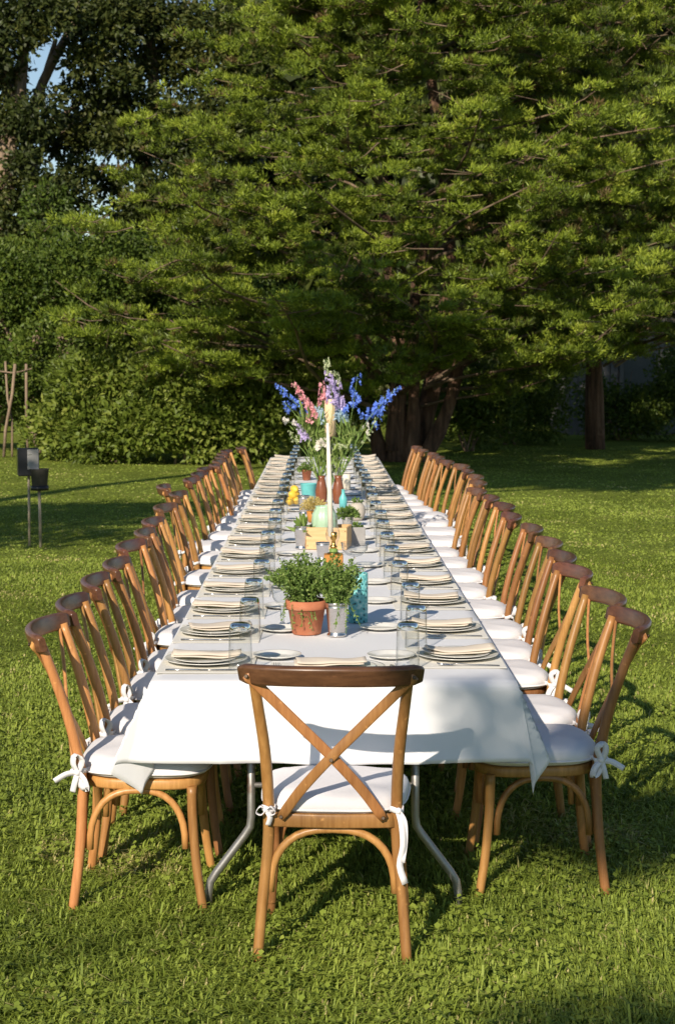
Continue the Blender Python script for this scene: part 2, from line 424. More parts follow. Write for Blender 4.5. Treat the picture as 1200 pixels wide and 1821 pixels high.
def grass():
    parts, tints = [], []
    # (distance from, to, density a m2, height, width)
    zones = [(3.3, 6.2, 9500, 0.042, 0.0056), (6.2, 9.5, 4600, 0.036, 0.0072), (9.5, 15, 2000, 0.026, 0.010), (15, 22, 700, 0.020, 0.017), (22, 36, 180, 0.018, 0.028)]
    for d0, d1, dens, h, wd in zones:
        half = 0.215 * d1 + 0.9
        n = int(dens * (d1 - d0) * 2 * half)
        x = rng.uniform(-half, half, n); d = rng.uniform(d0, d1, n)
        keep = np.abs(x) < 0.215 * d + 0.9
        x, d = x[keep], d[keep]; n = len(x)
        clump = 0.5 + 0.5 * np.sin(x * 5.1 + 1.7 * np.sin(d * 3.3)) * np.sin(d * 4.3 + 2.1 * np.sin(x * 2.7))
        fine = 0.5 + 0.5 * np.sin(x * 23 + 2 * np.sin(d * 17)) * np.sin(d * 19 + 2 * np.sin(x * 13))
        hh = h * (0.45 + 0.5 * clump + 0.45 * fine) * rng.uniform(0.55, 1.35, n)
        tall = rng.random(n) < 0.012; hh[tall] *= 1.9
        P = np.stack([x + CAM_X, d + CAM_Y, np.zeros(n) - 0.004], 1)
        az = rng.uniform(0, 2 * np.pi, n) ; lean = rng.uniform(0.3, 1.5, n)
        az = np.where(rng.random(n) < 0.4, 0.6 + 1.5 * np.sin(x * 1.9 + d * 1.3) + rng.normal(0, 0.5, n), az)
        out = np.stack([np.cos(az), np.sin(az), np.zeros(n)], 1)
        side = np.stack([-np.sin(az + rng.normal(0, 0.5, n)), np.cos(az), np.zeros(n)], 1); side = unit(side)
        ww = (wd * rng.uniform(0.6, 1.5, n))[:, None]
        up = np.array([[0, 0, 1.0]])
        m1 = P + up * (hh * 0.6)[:, None] + out * (hh * lean * 0.35)[:, None]
        tip = P + up * (hh * (1.05 - 0.42 * lean))[:, None] + out * (hh * lean * 1.0)[:, None]
        V = np.stack([P - side * ww * 0.5, P + side * ww * 0.5, m1 + side * ww * 0.42, m1 - side * ww * 0.42, tip + side * ww * 0.06, tip - side * ww * 0.06], 1).reshape(-1, 3)
        b = np.arange(n)[:, None] * 6
        Q = np.concatenate([b + np.array([[0, 1, 2, 3]]), b + np.array([[3, 2, 4, 5]])])
        parts.append((V, Q))
        t = np.clip(0.42 + 0.17 * (clump - 0.5) + rng.normal(0, 0.13, n), 0, 0.9)
        t[rng.random(n) < 0.03] = 1.0
        dry = (np.sin(x * 1.9 + 3) * np.sin(d * 2.6 + 1.3 * x) > 0.86) & (rng.random(n) < 0.35); t[dry] = rng.uniform(0.85, 1.0, dry.sum())
        tints.append(np.concatenate([t, t]))
    # clover and broad-leaved weeds between the near blades
    n = 11000
    x = rng.uniform(-2.6, 2.6, n); d = rng.uniform(3.4, 8.5, n)
    k = (np.abs(x) < 0.215 * d + 0.7) & ((np.sin(x * 3.3 + 1) * np.sin(d * 2.9 + x) + rng.normal(0, 0.5, n)) > -0.1)
    x, d = x[k], d[k]; n = len(x)
    for j in range(3):
        a = rng.uniform(0, 2 * np.pi, n) if j == 0 else a + 2.09
        D = np.stack([np.cos(a), np.sin(a), rng.uniform(0.0, 0.7, n)], 1)
        P = np.stack([x + CAM_X, d + CAM_Y, 0.018 + 0.022 * np.abs(np.sin(x * 40 + d * 31))], 1)
        D = unit(D); S = unit(np.cross(D, np.array([[0, 0, 1.0]])))
        L = rng.uniform(0.014, 0.026, n)[:, None]
        V = np.stack([P, P + D * L * 0.6 + S * L * 0.42, P + D * L, P + D * L * 0.6 - S * L * 0.42], 1).reshape(-1, 3)
        parts.append((V, np.arange(4 * n).reshape(n, 4))); tints.append(np.clip(rng.normal(0.45, 0.13, n), 0, 0.8))
    V, Q = join_np(parts)
    o = link('grass', np_mesh('grass', V, Q, np.concatenate(tints), 'grass'))
    tag(o, 'short green lawn grass with clover around the long table', 'grass', kind='stuff')


grass()

# ------------------------------------------------------------------ trees, shrubs, shed


def bent(a, b, n=6, amp=0.1, seed=0):
    r = random.Random(seed); a, b = Vector(a), Vector(b); L = (b - a).length
    pts = []
    o1 = Vector((r.uniform(-1, 1), r.uniform(-1, 1), r.uniform(-.6, .6))) * amp * L
    o2 = Vector((r.uniform(-1, 1), r.uniform(-1, 1), r.uniform(-.6, .6))) * amp * L * 0.5
    for i in range(n + 1):
        t = i / n
        pts.append(a.lerp(b, t) + o1 * math.sin(math.pi * t) + o2 * math.sin(2 * math.pi * t))
    return pts


def cedar_tree(loc, label, prof, nb, stems, pads_per=7, seed=1, front=0.9, quads=390, name='cedar_tree', zbias=1.0):
    """prof: list of (z, radius left, radius right); branches carry flat pads of fine sprays"""
    g = np.random.default_rng(seed); rnd = random.Random(seed)
    root = empty(name, loc, label=label, cat='tree', group='cedars behind the table')
    tk = MB()
    for i, (p0, p1, r0, r1) in enumerate(stems):
        path = bent(p0, p1, 10, 0.05, seed * 50 + i)
        tk.tube(path, [(r0 + (r1 - r0) * (j / 10)) * (1 + 0.10 * math.sin(j * 2.3 + i)) + (0.10 * r0 * max(0, 3 - j) if p0[2] < 0.1 else 0) for j in range(11)], 11)
    zs = [p[0] for p in prof]; rl = [p[1] for p in prof]; rr = [p[2] for p in prof]
    limbs = MB(); C, O, S = [], [], []
    for k in range(nb):
        z = zs[0] + (zs[-1] - zs[0]) * (g.random() ** zbias)
        z = round(z / 0.62) * 0.62 + g.normal(0, 0.09)
        if g.random() < front:
            az = g.uniform(-math.pi * 1.02, math.pi * 0.02)       # the half that faces the table
        else:
            az = g.uniform(0, math.pi)
        c = math.cos(az); wr = (c + 1) / 2
        Rz = np.interp(z, zs, rl) * (1 - wr) + np.interp(z, zs, rr) * wr
        L = Rz * g.uniform(0.62, 1.06)
        d = Vector((math.cos(az), math.sin(az), 0))
        rise = g.uniform(-0.02, 0.16) * L
        a = Vector((0, 0, max(0.8, z - 0.25 * L))) + d * 0.12 * L
        b = d * L + Vector((0, 0, z + rise * 0.3 + 0.10 * math.sin(az * 4 + seed)))
        path = bent(a, b, 7, 0.12, seed * 1000 + k)
        r0 = 0.012 + 0.006 * L
        if k % 6 == 0:
            limbs.tube(path, [r0 * (1 - 0.85 * i / 7) for i in range(8)], 5, caps=False)
        side = Vector((-d.y, d.x, 0))
        for q in range(pads_per):
            t = 0.38 + 0.64 * (q + g.random() * 0.8) / pads_per
            i = min(6, int(t * 7)); p = path[i].lerp(path[i + 1], min(1, t * 7 - i)) if t < 1 else path[7]
            off = side * g.normal(0, 0.34) * (0.4 + t) + Vector((0, 0, g.normal(0.02, 0.10)))
            cc = p + off
            q3 = Vector(loc) + cc
            gap = math.sin(q3.x * 2.9 + 1.3 * math.sin(q3.z * 2.1) + seed) * math.sin(q3.z * 4.1 + 1.1 * math.sin(q3.x * 1.7) + 0.8 * q3.y) + 0.45 * math.sin(q3.x * 6.1 + q3.y * 2.2) * math.sin(q3.z * 7.3 + q3.x)
            if gap < -0.02 + g.normal(0, 0.10):
                continue
            if (cc - p).length > 0.22:
                limbs.tube([p, p.lerp(cc, 0.55) + Vector((0, 0, -0.03)), cc], [0.012, 0.009, 0.004], 3, caps=False)
            C.append(cc); O.append(d + side * g.normal(0, 0.45)); S.append(g.uniform(0.16, 0.36) * (1.1 if t > 0.8 else 0.95))
    C = np.array([tuple(c) for c in C]); O = unit(np.array([tuple(o) for o in O])); S = np.array(S)
    n = len(C); N = n * quads
    idx = np.repeat(np.arange(n), quads)
    # each pad is a handful of small tufts on a flat, slightly drooping fan
    nt_ = 12
    tu = g.normal(size=(n, nt_, 3)) * np.array([0.55, 0.55, 0.20]); tu[:, :, 2] = np.abs(tu[:, :, 2]) - 0.08
    ti = g.integers(0, nt_, N)
    T = tu[idx, ti]
    sp = unit(g.normal(size=(N, 3))); sp[:, 2] = sp[:, 2] * 0.75 + 0.15
    rad = g.random((N, 1)) ** 0.5
    P = C[idx] + (T + sp * rad * 0.26) * S[idx][:, None]
    Dv = O[idx] * 0.35 + np.array([[0, 0, 0.55]]) + sp * 0.9 + g.normal(size=(N, 3)) * 0.25
    V, Q = leaf_tris(P, Dv, g.uniform(0.045, 0.105, N), g.uniform(0.014, 0.028, N), g)
    pt = g.normal(0.50, 0.13, n)[idx] + (ti % 3 - 1) * 0.05
    brown = (g.random(n) < 0.03)[idx]
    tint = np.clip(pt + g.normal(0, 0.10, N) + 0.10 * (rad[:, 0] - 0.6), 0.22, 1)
    dead = (g.random((n, nt_)) < 0.045)[idx, ti]
    tint[dead] = g.uniform(-0.1, 0.06, dead.sum())
    me = np_mesh('crown', V, Q, tint, 'cedar')
    # dead bare twigs between the pads
    for k in range(nb // 3):
        i = g.integers(0, n); p = Vector(C[i]) - Vector((O[i][0], O[i][1], 0)) * 0.25
        e = p + Vector((g.normal(0, 0.35), g.normal(-0.05, 0.25), g.normal(0.02, 0.22)))
        pa = bent(p, e, 4, 0.12, k)
        limbs.tube(pa, [0.013, 0.011, 0.009, 0.006, 0.003], 3, caps=False)
        for q in (1, 2, 3):
            limbs.tube([pa[q], pa[q] + Vector((g.normal(0, .14), g.normal(0, .1), g.normal(0.03, .12)))], [0.006, 0.002], 3, caps=False)
    tk.build('trunk', 'bark', root); limbs.build('branches', 'limb', root)
    link('crown', me, root)
    return root


cedar_tree((1.4, 25.2, 0), 'huge spreading cedar with several reddish trunks behind the far table end',
           [(2.1, 6.0, 4.6), (2.8, 6.5, 5.2), (3.8, 6.2, 5.6), (4.8, 5.2, 5.6), (6.6, 4.1, 5.2), (8.2, 3.7, 4.8), (10.0, 2.6, 3.4), (11.5, 1.0, 1.4)], 640,
           [((-0.30, 0, -0.1), (-1.25, -0.4, 3.4), 0.12, 0.09), ((-0.08, -0.15, -0.1), (-0.35, -0.2, 5.2), 0.14, 0.10), ((0.16, 0.1, -0.1), (0.25, 0.3, 11.2), 0.17, 0.05),
            ((0.32, -0.12, -0.1), (1.25, -0.5, 3.2), 0.13, 0.09), ((0.14, -0.28, -0.1), (0.55, -0.6, 4.4), 0.12, 0.08), ((-0.45, -0.1, 1.3), (-1.5, -0.7, 2.9), 0.08, 0.05),
            ((-0.16, -0.25, 0.2), (0.05, -0.3, 3.4), 0.13, 0.06)], seed=3, zbias=1.3)
cedar_tree((5.6, 29.4, 0), 'smaller cedar with a single straight trunk in front of the shed',
           [(2.3, 3.4, 3.6), (3.0, 4.0, 4.0), (4.5, 3.6, 4.2), (7.0, 3.0, 3.8), (9.5, 2.4, 3.0), (11.5, 1.0, 1.5)], 320,
           [((0, 0, -0.1), (0.1, 0, 11.0), 0.16, 0.05), ((0.05, -0.05, 1.9), (1.7, -0.4, 3.0), 0.09, 0.05), ((-0.05, 0, 2.1), (-1.2, -0.5, 3.2), 0.08, 0.05)], seed=8, quads=340, zbias=1.3)


def leafy(name, loc, label, blobs, n, L, W, mat, stems, group=None, seed=1, shell=0.55, cat='shrub', barkm='greybark', up=0.2, part='foliage', stempart='stem'):
    """leaves spread through bumpy lobes (center, radii)"""
    g = np.random.default_rng(seed)
    root = empty(name, loc, label=label, cat=cat, group=group)
    vol = np.array([b[1][0] * b[1][1] + b[1][1] * b[1][2] + b[1][0] * b[1][2] for b in blobs]); vol = vol / vol.sum()
    bi = g.choice(len(blobs), n, p=vol)
    c = np.array([b[0] for b in blobs])[bi]; r = np.array([b[1] for b in blobs])[bi]
    s = unit(g.normal(size=(n, 3)))
    rad = shell + (1 - shell) * g.random((n, 1)) ** 0.6
    bump = 1 + 0.14 * np.sin(s[:, :1] * 9 + bi[:, None] * 2.1) * np.sin(s[:, 2:3] * 8 + bi[:, None]) + g.normal(0, 0.035, (n, 1))
    P = c + s * r * rad * bump
    D = s * 0.7 + g.normal(size=(n, 3)) * 0.7 + np.array([[0, 0, up]])
    keep = P[:, 2] > 0.02
    P, D, bi = P[keep], D[keep], bi[keep]; n = len(P)
    V, Q = leaf_quads(P, D, g.uniform(L * 0.6, L * 1.3, n), g.uniform(W * 0.7, W * 1.25, n), g, fold=0.08)
    tint = np.clip(0.5 + 0.16 * np.sin(bi * 3.7) + g.normal(0, 0.16, n), 0, 1)
    st = MB()
    for i, (p0, p1, r0, r1) in enumerate(stems):
        pa = bent(p0, p1, 7, 0.06, seed * 31 + i); st.tube(pa, [r0 + (r1 - r0) * j / 7 for j in range(8)], 7)
    st.build(stempart, barkm, root)
    link(part, np_mesh(part, V, Q, tint, mat), root)
    return root


def lobes(w, d, h, n, seed, z0=0.35, rr=(0.45, 0.75)):
    g = random.Random(seed); out = []
    for i in range(n):
        r = g.uniform(*rr)
        out.append(((g.uniform(-w, w), g.uniform(-d, d), z0 + (h - z0 - r * 0.6) * g.random() ** 0.8), (r * g.uniform(.9, 1.3), r * g.uniform(.8, 1.1), r * g.uniform(.7, .95))))
    return out


def sticks(w, h, n, seed):
    g = random.Random(seed)
    return [((g.uniform(-.15, .15), g.uniform(-.1, .1), -0.05), (g.uniform(-w, w), g.uniform(-.3, .3), h * g.uniform(.6, .95)), 0.025, 0.008) for _ in range(n)]


# shrub border along the lawn edge
for i, (x, y, w_, h, n, lab) in enumerate([
        (-4.55, 25.6, 0.55, 1.35, 9000, 'low yellowish leafy shrub in front of the bare stems at the lawn edge'),
        (-3.65, 24.9, 0.75, 1.9, 15000, 'dense green rounded shrub second along the border from the bare stems'),
        (-2.45, 24.4, 0.75, 1.95, 15000, 'dense green shrub third along the border from the bare stems'),
        (-1.25, 24.5, 0.8, 2.0, 15000, 'dense green shrub fourth along the border from the bare stems'),
        (-0.15, 25.3, 0.6, 1.9, 10000, 'dark green shrub beside the reddish cedar trunks, end of the border')]):
    leafy('border_shrub', (x, y, 0), lab, lobes(w_, 0.5, h, 13, 40 + i), n, 0.12, 0.07, 'shrub', sticks(w_, h, 6, i), 'shrubs along the lawn edge', 60 + i)
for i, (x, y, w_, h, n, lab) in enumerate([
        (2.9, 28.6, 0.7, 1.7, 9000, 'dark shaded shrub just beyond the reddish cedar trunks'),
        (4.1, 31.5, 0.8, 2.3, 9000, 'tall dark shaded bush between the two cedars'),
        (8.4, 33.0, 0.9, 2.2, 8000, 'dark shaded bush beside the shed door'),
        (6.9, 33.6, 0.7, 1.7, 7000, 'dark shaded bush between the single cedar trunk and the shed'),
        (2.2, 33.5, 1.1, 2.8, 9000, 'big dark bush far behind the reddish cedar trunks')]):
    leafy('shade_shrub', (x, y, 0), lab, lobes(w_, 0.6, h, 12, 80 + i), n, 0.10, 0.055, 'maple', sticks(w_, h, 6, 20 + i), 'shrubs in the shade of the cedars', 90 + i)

# broad-leaved small trees at the left, tall trees with sky between them
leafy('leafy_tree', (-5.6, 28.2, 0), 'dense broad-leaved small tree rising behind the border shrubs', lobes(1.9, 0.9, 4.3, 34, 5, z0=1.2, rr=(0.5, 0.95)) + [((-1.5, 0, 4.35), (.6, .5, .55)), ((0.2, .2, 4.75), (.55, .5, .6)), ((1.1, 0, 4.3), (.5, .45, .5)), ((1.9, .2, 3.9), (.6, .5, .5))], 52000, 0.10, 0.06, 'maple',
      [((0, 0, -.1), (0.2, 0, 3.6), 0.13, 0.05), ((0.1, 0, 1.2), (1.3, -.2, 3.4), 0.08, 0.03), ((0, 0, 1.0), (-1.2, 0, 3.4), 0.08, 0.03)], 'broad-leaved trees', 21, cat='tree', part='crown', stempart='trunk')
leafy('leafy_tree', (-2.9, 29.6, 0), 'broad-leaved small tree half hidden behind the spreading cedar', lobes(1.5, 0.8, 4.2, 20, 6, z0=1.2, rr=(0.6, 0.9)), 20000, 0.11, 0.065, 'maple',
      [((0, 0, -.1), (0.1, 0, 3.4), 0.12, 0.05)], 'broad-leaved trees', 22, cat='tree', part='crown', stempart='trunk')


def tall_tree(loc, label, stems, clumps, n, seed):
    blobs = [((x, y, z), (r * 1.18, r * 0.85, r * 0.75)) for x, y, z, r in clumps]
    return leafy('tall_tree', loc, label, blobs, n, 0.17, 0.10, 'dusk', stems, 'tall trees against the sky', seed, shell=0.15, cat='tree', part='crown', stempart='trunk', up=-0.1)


def tp(x, y, Y, base):
    p = at(x, y, Y); return (p.x - base[0], p.y - base[1], p.z)


def clumps_px(base, Y, lst):
    out = []
    for x, y, r in lst:
        p = tp(x, y, Y + random.uniform(-1, 1), base); out.append((p[0], p[1], p[2], r * (Y + 5.2) / 3000.0))
    return out


b1 = (-8.6, 38.0, 0)
tall_tree(b1, 'tall tree with pale sunlit trunks and open sky between its limbs',
          [((0, 0, -.1), tp(12, 330, 38, b1), 0.34, 0.24), (tp(12, 335, 38, b1), tp(38, 130, 38, b1), 0.24, 0.16), (tp(38, 140, 38, b1), tp(30, -60, 38, b1), 0.16, 0.1),
           (tp(14, 300, 38, b1), tp(5, 60, 38, b1), 0.17, 0.1), (tp(25, 240, 38, b1), tp(75, 190, 38, b1), 0.08, 0.04)],
          clumps_px(b1, 38, [(20, 30, 75), (85, 20, 60), (20, 230, 60), (60, 210, 50), (10, 130, 40), (25, 385, 60), (90, 330, 40), (-40, 200, 90), (-40, 60, 90), (-40, 330, 80), (45, 285, 32), (60, 60, 30), (100, 170, 22), (10, 300, 40)]), 16000, 31)
b2 = (-6.9, 39.0, 0)
tall_tree(b2, 'tall leaning tree with a forked brown trunk next to the sky gaps',
          [((0, 0, -.1), tp(48, 260, 39, b2), 0.32, 0.22), (tp(48, 262, 39, b2), tp(122, 60, 39, b2), 0.15, 0.11), (tp(122, 62, 39, b2), tp(150, -80, 39, b2), 0.11, 0.07),
           (tp(75, 190, 39, b2), tp(100, 70, 39, b2), 0.09, 0.06), (tp(55, 240, 39, b2), tp(150, 180, 39, b2), 0.08, 0.04), (tp(100, 240, 39, b2), tp(160, 200, 39, b2), 0.06, 0.03)],
          clumps_px(b2, 39, [(150, 110, 40), (180, 60, 55), (130, 20, 50), (110, 245, 55), (160, 230, 55), (150, 160, 38), (195, 190, 40), (120, 350, 45), (190, 320, 38), (215, 250, 45), (215, 140, 35), (140, 300, 30), (200, 20, 50), (70, 350, 40)]), 13000, 32)
b3 = (-4.2, 40.0, 0)
tall_tree(b3, 'dark tall tree filling the gap beside the spreading cedar',
          [((0, 0, -.1), tp(250, 300, 40, b3), 0.28, 0.2), (tp(250, 300, 40, b3), tp(270, -60, 40, b3), 0.2, 0.1), (tp(252, 260, 40, b3), tp(190, 120, 40, b3), 0.1, 0.05)],
          clumps_px(b3, 40, [(240, 30, 60), (300, 40, 70), (330, 120, 70), (290, 250, 75), (350, 230, 80), (250, 190, 55), (300, 330, 60), (400, 60, 90), (430, 200, 90), (235, 110, 45), (240, 380, 55), (370, 350, 75), (310, 400, 60), (400, 400, 60), (370, 290, 60)]), 30000, 33)


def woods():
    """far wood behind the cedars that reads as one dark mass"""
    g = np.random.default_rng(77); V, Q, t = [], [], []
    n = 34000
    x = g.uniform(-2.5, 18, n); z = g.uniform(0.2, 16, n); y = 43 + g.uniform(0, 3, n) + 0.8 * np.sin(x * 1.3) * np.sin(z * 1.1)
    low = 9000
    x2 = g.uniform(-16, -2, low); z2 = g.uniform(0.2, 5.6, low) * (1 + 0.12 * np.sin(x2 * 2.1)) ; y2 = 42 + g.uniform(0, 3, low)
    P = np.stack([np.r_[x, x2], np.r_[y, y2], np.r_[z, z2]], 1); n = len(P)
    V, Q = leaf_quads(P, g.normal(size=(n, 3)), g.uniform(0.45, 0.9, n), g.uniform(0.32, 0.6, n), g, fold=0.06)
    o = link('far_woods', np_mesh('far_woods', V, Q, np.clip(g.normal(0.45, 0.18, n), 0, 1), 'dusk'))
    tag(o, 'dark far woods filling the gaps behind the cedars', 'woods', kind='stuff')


woods()

# pale bare stems at the lawn edge
bs = at(18, 762, 26.6)
root = empty('bare_stems', (bs.x, bs.y, 0), label='pale bare upright stems with a crosspiece at the lawn edge', cat='plant')
for pts, r in (([(-0.12, 0, 0), (-0.08, 0, 0.5), (0.06, 0, 1.2), (0.12, 0, 1.75)], 0.03), ([(0.02, 0.1, 0), (0.03, 0.1, 0.7), (-0.05, 0.1, 1.1), (-0.08, 0.1, 1.8)], 0.022),
               ([(0.32, 0.1, 0), (0.30, 0.1, 0.7), (0.31, 0.1, 1.75)], 0.026), ([(-0.25, 0.05, 1.62), (0.1, 0.02, 1.58), (0.42, 0.06, 1.66)], 0.014)):
    s = MB(); s.tube(pts, r, 7); s.build('stem', 'greybark', root)

# shed
sh = empty('shed', (8.3, 36.5, 0), label='shade-darkened grey board shed with a gable roof and plain double door', cat='shed')
for i in range(22):
    x0 = -2.2 + i * 0.2
    hgt = 2.15 + (2.2 - abs(x0 + 0.1)) * 0.42
    b = MB(); b.box((x0 + 0.006, -0.012 * (i % 2), 0), (x0 + 0.194, 0.03, hgt), bev=0.004); b.build('board', 'shedwall', sh)
b = MB(); b.box((-2.2, 0.035, 0), (2.2, 3.4, 2.15)); b.build('wall', 'shedwall', sh)
for sx in (-1, 1):
    b = MB(); b.add([(0, -0.25, 3.20), (sx * 2.5, -0.25, 2.13), (sx * 2.5, 3.6, 2.13), (0, 3.6, 3.20), (0, -0.25, 3.12), (sx * 2.5, -0.25, 2.05), (sx * 2.5, 3.6, 2.05), (0, 3.6, 3.12)],
                    [(0, 1, 2, 3), (7, 6, 5, 4), (0, 4, 5, 1), (1, 5, 6, 2), (2, 6, 7, 3), (3, 7, 4, 0)], False); b.build('roof', 'roof', sh)
d = MB(); d.box((-0.9, -0.06, 0.04), (0.75, -0.025, 2.0), bev=0.008); dr = d.build('door', 'sheddoor', sh)
for x0, x1, z0, z1 in ((-0.98, -0.88, 0.02, 2.1), (0.73, 0.83, 0.02, 2.1), (-0.98, 0.83, 2.0, 2.1), (-0.12, -0.06, 0.04, 2.0)):
    f = MB(); f.box((x0, -0.085, z0), (x1, -0.055, z1), bev=0.004); f.build('trim', 'shedwall', dr)

# trees out of the picture on the sun's side, whose shade falls on the lawn and the table corner
def shade_tree(loc, label, blobs, n, stems, seed, L=0.12):
    blobs = [((c[0], c[1], c[2] * 1.135), r) for c, r in blobs]; stems = [(a, (b[0], b[1], b[2] * 1.135), r0, r1) for a, b, r0, r1 in stems]
    leafy('shade_tree', loc, label, blobs, n, L, L * 0.6, 'maple', stems, 'trees on the sunny side of the lawn', seed, shell=0.1, cat='tree', part='crown', stempart='trunk')


shade_tree((-10.0, 3.3, 0), 'low spreading tree on the sunny side of the lawn, off the stakes',
           [((x, yy, 5.3 + zz), (1.1, 0.95, 0.75)) for x in (-3.4, -2.2, -1.0, 0.2, 1.4, 2.6, 3.6) for yy, zz in ((-0.9, -0.4), (0.5, 0.1), (0.0, 0.4))], 15000,
           [((0, 0, -.1), (0, 0, 5), 0.2, 0.1), ((0, 0, 3), (3, 0, 5), 0.1, 0.04), ((0, 0, 3), (-3, 0, 5), 0.1, 0.04)], 51, 0.17)
shade_tree((-9.0, 0.6, 0), 'very tall tree with one long high bough on the sunny side of the lawn',
           [((random.uniform(2.6, 10.2), random.uniform(-0.9, 1.4), random.uniform(9.4, 10.9)), (1.0, 0.7, 0.4)) for _ in range(30)]
           + [((random.uniform(0.8, 7.5), random.uniform(-0.8, 1.0), random.uniform(11.0, 12.3)), (0.7, 0.6, 0.35)) for _ in range(26)], 24000,
           [((0, 0, -.1), (0, 0, 12.5), 0.3, 0.1), ((0, 0, 8.5), (9, 0.3, 10.2), 0.14, 0.03)], 52, 0.28)
shade_tree((-9.6, -13.4, 0), 'leafy tree behind the photographer with two long low boughs',
           [((6.56, 3.25, 5.60), (0.34, 0.42, 0.20)), ((6.95, 3.45, 5.6), (0.36, 0.4, 0.2)), ((6.15, 1.22, 5.6), (0.30, 0.26, 0.18)), ((6.6, 1.15, 5.65), (0.4, 0.3, 0.22)),
            ((0, 0, 5.6), (1.5, 1.5, 1.1)), ((-1.2, 0.4, 5.0), (1.1, 1.1, 0.9)), ((0.6, -1.2, 6.2), (1.1, 1.1, 0.9))], 14000,
           [((0, 0, -.1), (0, 0, 6), 0.2, 0.08), ((0, 0, 4.2), (6.5, 3.2, 5.6), 0.028, 0.010), ((0, 0, 4.4), (6.5, 1.3, 5.6), 0.028, 0.010)], 53, 0.13)

# ------------------------------------------------------------------ tables and cloth
TW, TL = 0.575, 12.84


def folding_table():
    root = empty('folding_table', (0, 0, 0), cat='table', group='folding tables under the cloth')
    b = MB(); b.box((-0.56, 0.0, 0.715), (0.56, 2.54, 0.742), bev=0.006); b.build('tabletop', 'board', root)
    for yy in (0.07, 2.47):
        for sx in (-1, 1):
            t = MB()
            pts = [(sx * 0.262, yy, 0.715), (sx * 0.262, yy, 0.30), (sx * 0.266, yy, 0.265), (sx * 0.285, yy, 0.235), (sx * 0.375, yy, 0.115), (sx * 0.394, yy, 0.085), (sx * 0.40, yy, 0.05), (sx * 0.402, yy, -0.012)]
            t.tube(pts, 0.0135, 10); t.build('leg', 'tube', root)
        c = MB(); c.tube([(-0.262, yy, 0.40), (0.262, yy, 0.40)], 0.009, 8); c.build('crossbar', 'tube', root)
        s = 1 if yy < 1 else -1
        for sx in (-1, 1):
            c = MB(); c.tube([(sx * 0.262, yy + s * 0.012, 0.42), (sx * 0.25, yy + s * 0.20, 0.58), (sx * 0.2, yy + s * 0.42, 0.715)], 0.007, 6); c.build('brace', 'tube', root)
    return root


ft = folding_table()
for i in range(5):
    o = ft if i == 0 else copy_tree(ft)
    o.location = (0, 0.012 + i * 2.565, 0)
    o['label'] = 'folding table with bent metal tube legs under the cloth, %s from the head chair' % ORD[i]


